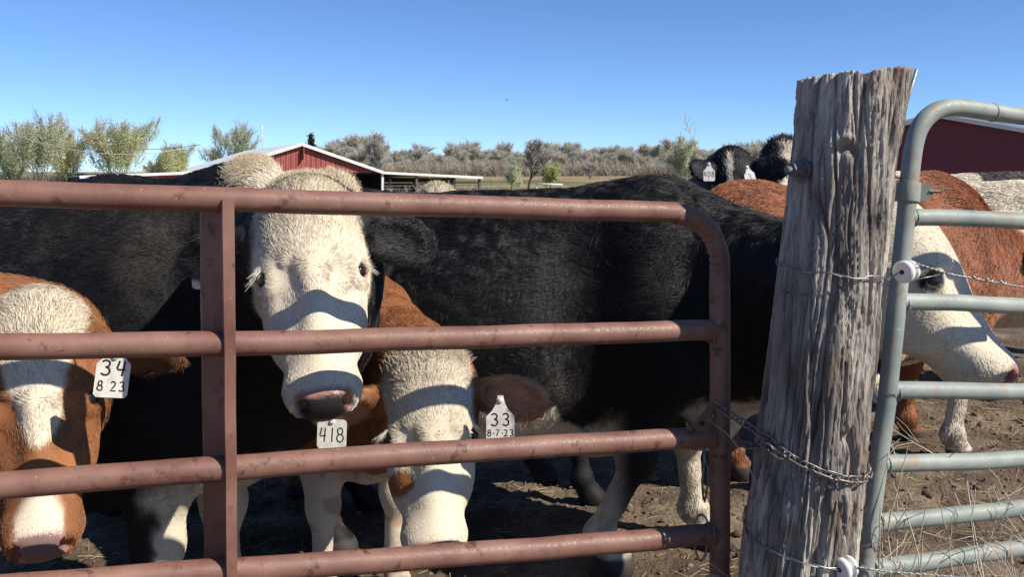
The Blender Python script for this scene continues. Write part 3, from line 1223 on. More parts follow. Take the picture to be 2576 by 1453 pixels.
M_bark = noisy('tree_bark', [(.22, .20, .18), (.38, .35, .32)], 6, (.8, .95), .3, 30, .2)  # lightened in place of distance haze
M_barkdk = noisy('dark_tree_bark', [(.045, .038, .034), (.09, .08, .07)], 6, (.8, .95), .3, 30, .2)
M_twig = noisy('grey_brown_twigs', [(.38, .345, .30), (.55, .51, .45)], .8, (.85, .95), 0, 30, .1)  # pale tone stands in for haze over the far trees
M_bud = noisy('pale_spring_buds', [(.46, .52, .28), (.62, .68, .42), (.78, .81, .60)], 1.2, (.7, .9), 0, 30, .2)
M_budg = noisy('yellow_green_spring_leaves', [(.42, .45, .17), (.56, .58, .26), (.68, .68, .38)], 1.0, (.7, .9), 0, 30, .2)
M_ever = noisy('evergreen_needles', [(.012, .018, .010), (.035, .04, .02)], 1.5, (.7, .9), 0, 30, .2)
for m_ in (M_bud, M_budg):          # thin leaves let light through
    t_ = m_.node_tree
    tr = t_.nodes.new('ShaderNodeBsdfTranslucent')
    b_ = t_.nodes['Principled BSDF']
    t_.links.new(b_.inputs['Base Color'].links[0].from_socket, tr.inputs['Color'])
    ms = t_.nodes.new('ShaderNodeMixShader')
    ms.inputs[0].default_value = .5
    t_.links.new(b_.outputs[0], ms.inputs[1])
    t_.links.new(tr.outputs[0], ms.inputs[2])
    t_.links.new(ms.outputs[0], t_.nodes['Material Output'].inputs['Surface'])
M_brush = noisy('grey_brush', [(.32, .28, .22), (.46, .41, .33)], .5, (.85, .95), 0, 30, .1)


def tree(name, label, group, seed, H, loc, trunk_h, levels, kids, spread, shrink, r0, leaf=None, twig=None, bark=None, up=.25, wob=.12, rz=0.0, rmin=.01, leafmat=None, stems=1, fan=.3, lean=0.0):
    rg = np.random.default_rng(seed)
    segs, tips = grow(rg, H, trunk_h, lean, levels, kids, spread, shrink, r0, up, wob, stems, fan)
    root = empty(name, loc, label, 'tree', group)
    root.rotation_euler = (0, 0, rz)
    V, F = seg_mesh(segs, 4 if levels < 3 else 3, rmin)
    off = np.array(root.location)
    mesh('trunk', V + off, F, bark or M_bark, root, True)
    if twig:
        V, F = twig_mesh(rg, tips, *twig)
        mesh('twigs', V + off, F, M_twig, root, False)['kind'] = 'stuff'
    if leaf:
        V, F = leaf_mesh(rg, tips, *leaf)
        mesh('crown', V + off, F, leafmat or M_bud, root, False)
    return root


def copy_tree(o, loc, rz, sc, label, group):
    c = o.copy()
    COL.objects.link(c)
    c.location = loc
    c.rotation_euler = (0, 0, rz)
    c.scale = (sc[0], sc[0], sc[1])
    c['label'], c['group'] = label, group
    for ch in o.children:
        k = ch.copy()
        COL.objects.link(k)
        k.parent = c
    return c


def at_ground(u, d):
    x = (u - U0) / FPX * d
    return (x, d, gh(x, d) - .05)


def top_h(u, v, d):
    return CAMZ - (v - HZ) / FPX * d - at_ground(u, d)[2]


# budding trees on the left: (u, top v, depth, seed, label, lean of the colour)
left_trees = [
    (105, 278, 116, 11, 'tallest pale budding tree at the left edge of the photo', 0, .52),
    (172, 286, 122, 12, 'narrow pale budding tree second from the left, with yellow green leaves low down', 1, .42),
    (300, 286, 118, 13, 'round yellow green budding tree between the left clump and the barn', 1, .55),
    (28, 322, 124, 14, 'smaller budding tree cut off by the left edge of the photo', 0, .42),
    (425, 352, 124, 15, 'low yellow green tree just left of the white barn roof', 1, .55),
    (585, 287, 160, 19, 'pale rounded budding tree standing behind the left slope of the barn roof', 0, .46),
]
for (u, v, d, sd, lb, kind, spd) in left_trees:
    loc = at_ground(u, d)
    H = top_h(u, v, d)
    tree('budding_tree', lb, 'budding trees left of the barn', sd, H, loc, H * .62, 3, (2, 2, 2), .36, .52, .07, leaf=(8, .085 if kind == 0 else .095, .75), twig=(2, .8, .013), bark=M_bark, up=.26, leafmat=M_budg if kind else M_bud, rmin=.022, rz=sd, stems=8, fan=spd)

# lone and special trees
d = 130
tree('bare_tree', 'tall dark bare tree standing alone in the field right of the barn', None, 21, top_h(1330, 350, d), at_ground(1330, d), 4.2, 4, (1, 2, 2, 2), .55, .60, .22, twig=(5, .5, .02), bark=M_barkdk, up=.22, rmin=.03)
d = 150
tree('dead_tree', 'dead leafless tree with forked limbs above the black cow', None, 22, top_h(1793, 288, d), at_ground(1793, d), 9, 2, (1, 1), .62, .50, .20, bark=M_twig, up=.25, wob=.20, rmin=.05)
tree('budding_tree', 'wide pale budding tree left of the dead tree', None, 23, top_h(1725, 345, 140), at_ground(1725, 140), 5.0, 3, (2, 2, 2), .45, .55, .10, leaf=(8, .10, .6), twig=(6, .7, .02), bark=M_bark, up=.2, rmin=.02, stems=6, fan=.5)
tree('budding_tree', 'low grey green bush tree beside the lone bare tree', None, 24, top_h(1285, 412, 125), at_ground(1285, 125), 1.6, 4, (1, 2, 2, 2), .75, .66, .10, leaf=(7, .10, .4), bark=M_barkdk, up=.1, rmin=.02)
tree('budding_tree', 'low yellow green bush right of the lone bare tree', None, 25, top_h(1385, 408, 135), at_ground(1385, 135), 1.4, 4, (1, 2, 2, 2), .75, .66, .10, leaf=(7, .10, .4), bark=M_barkdk, up=.1, rmin=.02, leafmat=M_budg)
tree('bare_tree', 'pale grey leafless sapling in the field before the wood', None, 26, top_h(1485, 405, 160), at_ground(1485, 160), 1.6, 4, (1, 2, 2, 2), .55, .62, .08, twig=(4, .5, .02), bark=M_bark, up=.3, rmin=.02)
tree('bare_tree', 'wide grey bare tree rising behind the right slope of the barn roof', None, 27, top_h(945, 325, 150), at_ground(945, 150), 4.5, 4, (1, 2, 2, 2), .58, .64, .22, twig=(6, .6, .02), bark=M_bark, up=.22, rmin=.03)
# evergreen behind the barn ridge
d = 150
er = empty('evergreen_tree', at_ground(783, d), 'small dark evergreen tree top behind the barn ridge', 'tree')
H = top_h(783, 336, d)
off = np.array(er.location)
mb = MB()
mb.tube([off, off + [0, 0, H * .6], off + [0, 0, H]], [.25, .15, .03], 6)
mb.build('trunk', M_barkdk, er, True)
tips = []
rg = np.random.default_rng(31)
for k in range(330):
    z = H * (1 - rg.random() ** .7 * .75)
    rad = (H - z) * .30 + .25
    an = rg.random() * 6.28
    tips.append((np.array([math.cos(an), math.sin(an), -.1]) * rad * rg.uniform(.2, 1.1) + [0, 0, z], nrm([math.cos(an), math.sin(an), .2])))
V, F = leaf_mesh(rg, tips, 14, .16, .35)
mesh('crown', V + off, F, M_ever, er, False)

# the wood along the far edge of the field
protos = []
for k, (sd, sp) in enumerate(((41, .50), (42, .58), (43, .46), (44, .54))):
    t = tree('woodland_tree', 'grey brown leafless tree in the wood along the far field edge', 'trees of the far wood', sd, 11.0, (0, 0, 0), 4.4, 3, (2, 2, 2), sp, .66, .16, twig=(20, 1.5, .035), leaf=(4 if k in (1, 3) else 2, .20, .9), leafmat=M_budg if k == 3 else M_bud, bark=M_bark, up=.28, rmin=.035)
    protos.append(t)
first = [True] * 4
rg = np.random.default_rng(50)
wood = []
for row, (d0, n, vt) in enumerate(((250, 62, 396), (275, 70, 382), (310, 76, 370))):
    for i in range(n):
        u = 770 + (2060 - 770) * (i + rg.uniform(-.4, .4)) / n
        if row == 0 and 1180 < u < 1460 and rg.random() < .3:
            continue
        d = d0 + rg.uniform(-8, 8)
        v = vt + rg.normal() * 12 + (10 if 980 < u < 1120 else 0) - 8 * math.exp(-((u - 930) / 70) ** 2)
        wood.append((u, d, v))
for i, (u, d, v) in enumerate(sorted(wood, key=lambda q: -q[1])):
    loc = at_ground(u, d)
    H = top_h(u, v, d)
    k = int(rg.integers(0, 4))
    sx = H / 11.0 * rg.uniform(.95, 1.7)
    if first[k]:
        first[k] = False
        o = protos[k]
        o.location = loc
        o.scale = (sx, sx, H / 11.0)
        o.rotation_euler = (0, 0, rg.uniform(0, 6))
    else:
        copy_tree(protos[k], loc, rg.uniform(0, 6), (sx, H / 11.0), 'grey brown leafless tree in the wood along the far field edge', 'trees of the far wood')
# scattered pale trees at the far left, low scrub between
scrub = []
for (u0, u1, d, hgt, n) in ((-60, 480, 128, 3.0, 110), (760, 2060, 240, 4.2, 330), (1000, 1260, 60, 1.5, 12), (1500, 1700, 170, 1.5, 12)):
    for i in range(n):
        u = rg.uniform(u0, u1)
        dd = d + rg.uniform(-4, 4)
        b0 = np.array(at_ground(u, dd))
        for k in range(26 if hgt < 1.7 else 34):
            dr = nrm(np.array([rg.normal() * .55, rg.normal() * .55, 1.0]))
            scrub.append((b0 + [rg.normal() * .5 * hgt / 2, rg.normal() * .5, 0], dr * hgt * rg.uniform(.5, 1.15)))
c = np.array([q[0] for q in scrub])
e = np.array([q[1] for q in scrub])
s_ = nrm(np.cross(e, rg.normal(size=e.shape))) * (.006 + .00016 * c[:, 1:2])
tw = []
V = [np.stack([c - s_, c + s_, c + e], 1).reshape(-1, 3)]
for k in range(5):
    f = rg.uniform(.3, .9, (len(c), 1))
    ee = nrm(e + np.linalg.norm(e, axis=1, keepdims=True) * rg.normal(size=e.shape) * .7) * np.linalg.norm(e, axis=1, keepdims=True) * .38
    V.append(np.stack([c + e * f - s_ * .7, c + e * f + s_ * .7, c + e * f + ee], 1).reshape(-1, 3))
V = np.concatenate(V)
tag(mesh('scrub', V, np.arange(len(V)).reshape(-1, 3), M_brush, smooth=False), 'grey leafless scrub under the trees and beside the barn', 'scrub', kind='stuff')

# ------------------------------------------------------------------ red barn with white roof
M_red = noisy('red_metal_siding', [(.25, .058, .047), (.34, .085, .068), (.40, .13, .10)], .7, (.45, .65), .1, 9, .4, stretch=(1, 1, .25))
M_roof = noisy('white_metal_roof', [(.62, .62, .61), (.74, .74, .73), (.80, .80, .80)], .35, (.35, .5), .05, 12, .5)
M_dark = noisy('shed_timber', [(.06, .052, .045), (.12, .10, .085)], 3, (.8, .95), .3, 30, .2)
M_fascia = noisy('white_trim', [(.52, .51, .48), (.70, .69, .66)], 2, (.5, .7), .05, 30, .3)
M_inside = noisy('dark_shed_interior', [(.045, .04, .036), (.075, .066, .06)], 1, (.9, 1), .2, 20, .1)  # dark colour stands in for the shade inside the barn
M_maroonwall = noisy('maroon_metal_siding', [(.135, .022, .030), (.165, .030, .038)], .5, (.45, .6), .05, 12, .4)

bd = 108.0
bp = P(757, 362, bd)                     # front of the ridge
ax = nrm(np.array([-.47, .88, 0]))       # ridge runs back and to the left
ac = np.array([ax[1], -ax[0], 0])        # across, to the right
up = np.array([0, 0, 1.0])
gnd = 0.0
RZ = bp[2]
EZ, HW = 2.55, 10.2                      # main eave height, half width
LZ, LW = 1.95, 13.5                      # lean-to eave height and width
LEN = 30.0
barn = empty('red_barn', (bp[0], bp[1], 0), 'long open red barn with white metal roof and lean-to sheds', 'barn')


def bpt(a, l, z):
    return np.array([bp[0], bp[1], 0]) + ac * a + ax * l + up * z


def slab(mb, pts, th):
    """thick sheet from four corner points"""
    pts = np.asarray(pts)
    n = nrm(np.cross(pts[1] - pts[0], pts[3] - pts[0]))
    V = np.concatenate([pts, pts - n * th])
    mb.add(V, [(0, 1, 2, 3), (7, 6, 5, 4), (0, 4, 5, 1), (1, 5, 6, 2), (2, 6, 7, 3), (3, 7, 4, 0)])


for sgn in (-1, 1):
    mb = MB()
    slab(mb, [bpt(0, -.5, RZ), bpt(0, LEN, RZ), bpt(sgn * HW, LEN, EZ), bpt(sgn * HW, -.5, EZ)][::sgn], .10)
    for k in range(26):                  # standing ribs of the sheet metal
        l = -.3 + k * (LEN + .2) / 25.5
        mb.tube([bpt(sgn * .1, l, RZ + .03), bpt(sgn * HW, l, EZ + .05)], .035, 4, False)
    mb.build('roof_slope', M_roof, barn)
    mb = MB()
    slab(mb, [bpt(sgn * HW, -.5, EZ - .02), bpt(sgn * HW, LEN, EZ - .02), bpt(sgn * (HW + LW), LEN, LZ), bpt(sgn * (HW + LW), -.5, LZ)][::sgn], .08)
    mb.build('shed_roof', M_roof, barn)
    mb = MB()
    d0 = nrm(bpt(sgn * HW, 0, EZ) - bpt(0, 0, RZ))
    cdir = np.cross(ax, d0)
    ctr = (bpt(0, -.56, RZ) + bpt(sgn * HW, -.56, EZ)) / 2 - up * .12
    mb.box(ctr, (np.linalg.norm(bpt(sgn * HW, 0, EZ) - bpt(0, 0, RZ)), .08, .30), (d0, ax, cdir))
    mb.build('fascia', M_fascia, barn)
    mb = MB()
    d0 = nrm(bpt(sgn * (HW + LW), 0, LZ) - bpt(sgn * HW, 0, EZ))
    cdir = np.cross(ax, d0)
    ctr = (bpt(sgn * HW, -.56, EZ) + bpt(sgn * (HW + LW), -.56, LZ)) / 2 - up * .10
    mb.box(ctr, (LW, .08, .26), (d0, ax, cdir))
    mb.build('fascia', M_fascia, barn)
# gable siding, sheet by sheet
ns = 34
for k in range(ns):
    a0, a1 = -HW + 2 * HW * k / ns, -HW + 2 * HW * (k + 1) / ns - .05
    zt = [RZ - (RZ - EZ) * abs(a) / HW - .16 for a in (a0, a1)]
    zb = EZ - .05
    if max(zt) - zb < .05:
        continue
    zt = [max(z, zb + .02) for z in zt]
    mb = MB()
    mb.add([bpt(a0, 0, zb), bpt(a1, 0, zb), bpt(a1, 0, zt[1]), bpt(a0, 0, zt[0]), bpt(a0, .06, zb), bpt(a1, .06, zb), bpt(a1, .06, zt[1]), bpt(a0, .06, zt[0])], [(0, 1, 2, 3), (7, 6, 5, 4), (0, 4, 5, 1), (1, 5, 6, 2), (2, 6, 7, 3), (3, 7, 4, 0)])
    mb.tube([bpt(a0 + .1, -.02, zb), bpt(a0 + .1, -.02, zt[0])], .03, 4)
    mb.tube([bpt(a0 + .36, -.02, zb), bpt(a0 + .36, -.02, min(zt))], .02, 4)
    mb.build('siding_panel', M_red, barn)
mb = MB()
mb.box(bpt(0, .10, (RZ + EZ) / 2 - .35), (.1, .02, .1), (ac, ax, up))
slab(mb, [bpt(-HW, .10, EZ - .05), bpt(HW, .10, EZ - .05), bpt(.05, .10, RZ - .2), bpt(-.05, .10, RZ - .2)], .03)
mb.build('gable_backing', M_dark, barn)
# loading door sheet hanging open on the gable
mb = MB()
mb.box(bpt(.15, -.35, 4.75), (.08, .9, 1.5), (ac, ax, up))
mb.build('loft_door', M_red, barn)
mb = MB()
mb.box(bpt(-5.2, -.12, 3.25), (1.5, .08, .34), (ac, ax, up))
mb.box(bpt(1.2, -.12, EZ - .02), (6.2, .08, .22), (ac, ax, up))
mb.build('beam', M_fascia, barn)
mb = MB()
mb.box(bpt(-5.0, -.16, 3.75), (1.1, .10, .55), (ac, ax, up))  # solid dark box on the siding, painted shade of an opening
mb.build('dark_loft_patch', M_inside, barn)
for a in (-HW + .2, -3.4, 3.4, HW - .1, HW + 4.4, HW + 8.8, HW + LW - .3):
    mb = MB()
    zt = EZ if abs(a) <= HW else EZ - (EZ - LZ) * (abs(a) - HW) / LW
    mb.box(bpt(a, -.1, zt / 2 - .3), (.28, .28, zt + .4), (ac, ax, up))
    mb.build('post', M_dark if a != HW - .1 else M_fascia, barn)
# walls: back, left lean-to front closed in red, rails under the right lean-to
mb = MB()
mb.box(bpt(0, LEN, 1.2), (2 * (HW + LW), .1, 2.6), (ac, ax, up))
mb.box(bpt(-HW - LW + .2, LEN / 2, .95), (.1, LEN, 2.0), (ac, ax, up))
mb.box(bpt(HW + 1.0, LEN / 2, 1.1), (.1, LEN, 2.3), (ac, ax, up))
mb.box(bpt(HW + LW / 2, 8.0, .95), (LW, .1, 1.9), (ac, ax, up))  # nearer wall added to darken the view under the right lean-to
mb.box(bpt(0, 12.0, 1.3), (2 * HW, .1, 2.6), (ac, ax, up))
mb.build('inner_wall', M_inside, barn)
for k in range(22):
    a0 = -HW - LW + .3 + k * (LW - .3) / 22
    mb = MB()
    wdt = (LW - .3) / 22 - .05
    zt = LZ + (EZ - LZ) * (a0 + wdt / 2 + HW + LW) / LW - .14
    mb.box(bpt(a0 + wdt / 2, 0, zt / 2), (wdt, .06, zt), (ac, ax, up))
    mb.build('siding_panel', M_red, barn)
for z in (.45, .85, 1.25):
    mb = MB()
    mb.box(bpt(HW + LW / 2, .2, z), (LW, .06, .14), (ac, ax, up))
    mb.build('feed_rail', M_dark, barn)
# lamp on a mast beside the ridge, wires
mast = P(660, 376, bd + 9)
mb = MB()
mb.tube([mast, mast + [0, 0, 3.0], mast + [-.1, 0, 3.1], mast + [-.7, 0, 3.15]], [.06, .05, .045, .04], 6)
o = mb.build('mast', M_fascia, barn, True)
mb = MB()
mb.box(mast + np.array([-.8, 0, 3.12]), (.5, .3, .18))
mb.build('lamp', M_fascia, o)
for (q0, q1, sag) in ((P(-40, 312, 60), P(504, 364, 70), 1.3), (P(250, 372, 70), P(504, 364, 72), .25)):
    t = np.linspace(0, 1, 24)[:, None]
    pth = q0 + (q1 - q0) * t - up * (sag * 4 * t * (1 - t))
    mb = MB()
    mb.tube(pth, .022, 4)
    o = mb.build('power_line', M_wire, None, True, origin=q0)
    tag(o, 'thin grey power line sagging in front of the left trees' if sag > 1 else 'short upper power line running to the pale tree by the barn', 'wire')

# white pipe hitch rail in the field
q0, q1 = P(1350, 463, 60), P(1415, 465, 60)
o = empty('pipe_rail', (q0[0], q0[1], gh(q0[0], q0[1])), 'low white pipe rail standing in the field beyond the cows', 'rail')
mb = MB()
mb.tube([q0, q1], .06, 8)
mb.build('crossbar', M_fascia, o, True)
for q in (q0, q1):
    mb = MB()
    mb.tube([q + [0, 0, -.02], [q[0], q[1], gh(q[0], q[1])]], .05, 8)
    mb.build('upright', M_wire, o, True)

# ------------------------------------------------------------------ maroon shed on the right
sx, sy = P(2362, 288, 46)[:2]
sz = P(2362, 288, 46)[2]
wd = nrm(np.array([.86, -.50, 0]))        # along the gable wall, to the right and nearer
wa = np.array([.50, .86, 0])              # away, along the ridge
shed = empty('maroon_shed', (sx, sy, 0), 'maroon metal shed with white roof behind the green gate', 'shed')


def spt(a, l, z):
    return np.array([sx, sy, 0]) + wd * a + wa * l + up * z


shw, sez = 8.6, 2.9
for sgn in (-1, 1):
    mb = MB()
    slab(mb, [spt(0, -.45, sz), spt(0, 18, sz), spt(sgn * shw, 18, sez), spt(sgn * shw, -.45, sez)][::sgn], .10)
    for k in range(30):
        l = -.3 + k * .62
        mb.tube([spt(sgn * .1, l, sz + .02), spt(sgn * shw, l, sez + .02)], .03, 4, False)
    mb.build('roof_slope', M_roof, shed)
    mb = MB()
    d0 = nrm(spt(sgn * shw, 0, sez) - spt(0, 0, sz))
    mb.box((spt(0, -.49, sz) + spt(sgn * shw, -.49, sez)) / 2 - up * .10, (np.linalg.norm(spt(sgn * shw, 0, sez) - spt(0, 0, sz)), .06, .20), (d0, wa, np.cross(wa, d0)))
    mb.build('fascia', M_fascia, shed)
n_ = 18
for k in range(n_):
    a0, a1 = -shw + .2 + (2 * shw - .4) * k / n_, -shw + .2 + (2 * shw - .4) * (k + 1) / n_ - .003
    zt = [sz - (sz - sez) * abs(a) / shw - .10 for a in (a0, a1)]
    mb = MB()
    mb.add([spt(a0, 0, 0), spt(a1, 0, 0), spt(a1, 0, zt[1]), spt(a0, 0, zt[0]), spt(a0, .08, 0), spt(a1, .08, 0), spt(a1, .08, zt[1]), spt(a0, .08, zt[0])], [(0, 1, 2, 3), (7, 6, 5, 4), (0, 4, 5, 1), (1, 5, 6, 2), (2, 6, 7, 3), (3, 7, 4, 0)])
    mb.build('wall_panel', M_maroonwall, shed)
mb = MB()
slab(mb, [spt(-shw + .3, .16, sez - .1), spt(shw - .3, .16, sez - .1), spt(.05, .16, sz - .2), spt(-.05, .16, sz - .2)], .04)
mb.box(spt(0, .18, sez / 2), (2 * shw - .5, .04, sez - .2), (wd, wa, up))
mb.box(spt(shw - .2, 9, sez / 2), (.1, 17.8, sez - .1), (wd, wa, up))
mb.box(spt(-shw + .2, 9, sez / 2), (.1, 17.8, sez - .1), (wd, wa, up))
mb.build('side_wall', M_maroonwall, shed)

# a bird high over the field
q = P(1275, 252, 70)
bird = empty('bird', q, 'tiny dark bird flying in the blue sky', 'bird')
mb = MB()
mb.tube([q + [-.11, 0, 0], q + [-.05, 0, .015], q + [.025, 0, .015], q + [.08, 0, .015], q + [.1, 0, .01]], [.005, .025, .03, .018, .003], 6)
mb.build('body', M_ink, bird, True)
for sgn in (-1, 1):
    mb = MB()
    mb.add([q + [-.03, 0, .025], q + [.04, 0, .025], q + [.025, sgn * .15, .07], q + [-.04, sgn * .25, .04], q + [-.05, sgn * .12, .055]], [(0, 1, 2, 3, 4)])
    mb.build('wing', M_ink, bird)
# ================================================================== MAROON GATE
GS = .385                       # gate recedes to the right: y = GY + GS * (x + .93)
GY = 1.655


def gate_pt(u, v):
    """point of the gate plane seen at (u, v)"""
    k = (u - U0) / FPX
    d = (GY + GS * .93) / (1 - GS * k)
    return P(u, v, d)


ge = nrm(np.array([1.0, GS, 0]))          # along the gate
gn = np.array([ge[1], -ge[0], 0])         # towards the camera
PR = .0245
gate = empty('pipe_gate', (-2.4, GY + GS * (-2.4 + .93), 0), 'maroon painted steel pipe gate with a chain latch', 'gate')


def ext(p, q, x):
    """point on line pq at world x"""
    return p + (q - p) * (x - p[0]) / (q[0] - p[0])


def pipe(pts, r, n, name, mat, par, dent=0.0, seed=0):
    """smooth pipe with faint dents"""
    pts = np.asarray(pts, float)
    mb = MB()
    mb.tube(pts, r, n)
    V = np.concatenate(mb.v)
    if dent:
        V = V + np.stack([pn(V * 6 + seed), pn(V * 6 + 31 + seed), pn(V * 6 + 67 + seed)], 1) * dent
    return autosmooth(mesh(name, V, mb.f, mat, par, True))


XR = gate_pt(1811, 800)
# frame: top rail, bend, right upright
a_, b_ = gate_pt(0, 486), gate_pt(1640, 533)
L0 = ext(a_, b_, -2.4)
corner = ext(a_, b_, XR[0])
rb = .125
pts = [ext(a_, b_, x) for x in np.linspace(-2.4, XR[0] - rb * ge[0], 60)]
c0 = corner - ge * rb
cen = c0 - np.array([0, 0, rb])
bend = [cen + ge * rb * math.sin(t) + np.array([0, 0, 1]) * rb * math.cos(t) for t in np.linspace(0, math.pi / 2, 40)[1:]]
pts += bend
low = .22
pts += [bend[-1] * np.array([1, 1, 0]) + np.array([0, 0, z]) for z in np.linspace(bend[-1][2], low, 40)[1:]]
mb = MB()
NP = 28
mb.tube(pts, PR, NP)
V = np.concatenate(mb.v)
# crimps pressed into the inside of the bend
ang = np.arctan2((V - cen) @ ge, V[:, 2] - cen[2])
rad = np.hypot((V - cen) @ ge, V[:, 2] - cen[2])
inb = sst(.15, .30, ang) * sst(1.95, 1.75, ang) * sst(rb - .003, rb - PR * .95, rad) * (np.abs((V - cen) @ gn) < .03) * ((V - cen) @ ge > -.02)
dr = (ge[None] * ((V - cen) @ ge)[:, None] + np.array([[0, 0, 1.0]]) * (V[:, 2] - cen[2])[:, None])
V = V + nrm(dr) * (inb * .0045 * np.maximum(0, np.sin(ang * 38)))[:, None]
V = V + np.stack([pn(V * 6), pn(V * 6 + 31), pn(V * 6 + 67)], 1) * .0015
fr = mesh('frame', V, mb.f, M_maroon, gate, True)
autosmooth(fr, 60)
rails = [((0, 872), (1700, 838)), ((0, 1218), (1700, 1106)), ((700, 1432), (1750, 1346))]
gz_right = []
for i, (q0, q1) in enumerate(rails):
    p, q = gate_pt(*q0), gate_pt(*q1)
    gz_right.append(ext(p, q, XR[0])[2])
    pp = [ext(p, q, x) + np.array([0, 0, .004 * math.sin(x * 3 + i * 2)]) for x in np.linspace(-2.4, XR[0] - .012, 80)]
    pipe(pp, PR, NP, 'rail', M_maroon, gate, .0022, i * 9)
    # weld bead at the upright
    mb = MB()
    e = ext(p, q, XR[0]) - ge * (PR - .002)
    th = np.linspace(0, 2 * math.pi, 21)
    mb.tube([e + PR * 1.02 * (gn * math.cos(t) + np.array([0, 0, math.sin(t)])) - ge * .010 * math.cos(t) ** 2 for t in th], .0035, 6, False)
    mb.build('weld', M_maroon, gate, True)
for z in (.47, .30):
    pipe([np.array([x, GY + GS * (x + .93), z + .035 * (XR[0] - x)]) for x in np.linspace(-2.4, XR[0] - .012, 30)], PR, NP, 'rail', M_maroon, gate, .002, z)
pipe([np.array([-2.4, GY + GS * (-1.47), z]) for z in (.3, .9, 1.57)], PR, NP, 'upright', M_maroon, gate)
# brace: wide channel wall behind the rails and a narrow flange before them
def deeper(p, e):
    f = (p[1] + e) / p[1]
    return np.array([p[0] * f, p[1] * f, CAMZ + (p[2] - CAMZ) * f])


pl0, pl1 = deeper(gate_pt(502, 520), .058), gate_pt(576, 520)
pb0, pb1 = deeper(gate_pt(514, 1452), .058), gate_pt(584, 1452)
for (name, A0, A1, B0, B1, z0, z1, f0, f1) in (('brace_plate', pl0, pl1, pb0, pb1, 1.452, .25, -.006, .0), ('brace_flange', gate_pt(556, 520), gate_pt(587, 520), gate_pt(567, 1452), gate_pt(595, 1452), 1.463, .25, -.004, .032)):
    def zl(A, B, z):
        t = (z - A[2]) / (B[2] - A[2])
        q = A + (B - A) * t
        return np.array([q[0], q[1], z])
    V = []
    for z in np.linspace(z0, z1, 30):
        l, r = zl(A0, B0, z), zl(A1, B1, z)
        ch = (r - l) * .05
        V += [l + gn * f0, r + gn * f0, r + gn * (f1 - .004), r - ch + gn * f1, l + ch + gn * f1, l + gn * (f1 - .004)]
    V = np.array(V)
    V = V + np.stack([pn(V * 5), pn(V * 5 + 31), 0 * V[:, 0]], 1) * .0018
    F = []
    for k in range(29):
        for j in range(6):
            a, b = k * 6 + j, k * 6 + (j + 1) % 6
            F.append((a, b, b + 6, a + 6))
    F += [tuple(range(5, -1, -1)), tuple(range(29 * 6, 30 * 6))]
    mesh(name, V, F, M_maroon, gate, False)
# latch plate with holes and hook, on the third rail
lz = gz_right[1]
lp = [(-.082, .020), (-.018, .088), (-.004, .088), (-.001, .122), (.004, .122), (.004, .018)]
V = []
for s_ in (.002, -.002):
    for (x, z) in lp:
        V.append(XR * np.array([1, 1, 0]) + np.array([0, 0, lz]) + ge * (x - .018) + np.array([0, 0, z]) + gn * (.012 + s_))
k = len(lp)
F = [tuple(range(k)), tuple(range(2 * k - 1, k - 1, -1))] + [(i, i + k, (i + 1) % k + k, (i + 1) % k) for i in range(k)]
mesh('latch_plate', V, F, M_maroon, gate, False)
lc = XR * np.array([1, 1, 0]) + np.array([0, 0, lz])
mb = MB()
mb.tube([lc + ge * -.082 + gn * .014 + [0, 0, .026], lc + ge * -.105 + gn * .03 + [0, 0, .036], lc + ge * -.112 + gn * .03 + [0, 0, .050], lc + ge * -.100 + gn * .02 + [0, 0, .048]], .004, 8)
mb.build('latch_hook', M_maroon, gate, True)
for (x, z) in ((-.060, .040), (-.028, .056)):
    mb = MB()
    mb.lathe([(.006, 0), (.006, .003), (.004, .005)], lc + ge * x + gn * .0145 + [0, 0, z], gn, 12)
    mb.build('rivet', M_steel if x > -.05 else M_ink, gate, True)
# wire loop hanging under the latch
wp = lc + ge * -.050 + gn * .01
mb = MB()
mb.tube([wp + [0, 0, -.02], wp + [0, 0, -.06], wp + [-.006, 0, -.10], wp + [-.002, .002, -.145]], .0028, 6)
mb.tube([wp + [0, 0, -.045], wp + [.010, 0, -.07], wp + [.008, 0, -.11], wp + [0, 0, -.15]], .0026, 6)
lo = wp + np.array([-.008, 0, -.235])
t = np.linspace(0, 2 * math.pi, 24)
mb.tube([lo + np.array([.018 * math.sin(a) * (1 - .25 * math.cos(a)), 0, .055 * -math.cos(a)]) for a in t], .003, 6)
tag(mb.build('wire_loop', M_steel, None, True, origin=wp), 'rusty wire loop dangling under the gate latch plate', 'wire loop')

# ================================================================== WOODEN POST
PD = 2.085
PX0, PSL, PZ0 = (2006 - U0) / FPX * PD, .112, CAMZ - (1440 - HZ) / FPX * PD
PT = CAMZ - (188 - HZ) / FPX * PD


def post_c(z):
    return np.array([PX0 + PSL * (z - PZ0), PD - .01 * (z - 1.0), z])


def post_r0(z):
    return np.interp(z, [0, .55, 1.0, 1.4, 1.65, PT], [.128, .121, .116, .116, .117, .119])


NT, NZ = 340, 440
th = np.linspace(0, 2 * math.pi, NT, endpoint=False)
zz = np.linspace(-.05, PT, NZ)
TH, ZZ = np.meshgrid(th, zz)
TH, ZZ = TH.ravel(), ZZ.ravel()
tw = TH + .55 * (ZZ - 1.1) * sst(.9, 1.5, ZZ) + .05 * pn(np.stack([np.cos(TH) * 2, np.sin(TH) * 2, ZZ * 3], 1))
cxn, cyn = np.cos(tw), np.sin(tw)
q = lambda f, z, o: pn(np.stack([cxn * f + o, cyn * f + o, ZZ * z + o * 3], 1))
lowr = sst(1.25, .75, ZZ)                      # barky, plated lower part
warp = .25 * q(3, 4, 7)
g1 = q(3.2, 1.1, 1)
g2 = q(7 + 0 * 1, 2.2, 5)
r_ = post_r0(ZZ) * (1 + .045 * g1)
cr1 = np.abs(pn(np.stack([cxn * 3.6 + warp, cyn * 3.6 + warp, ZZ * 1.7 + 11], 1)))
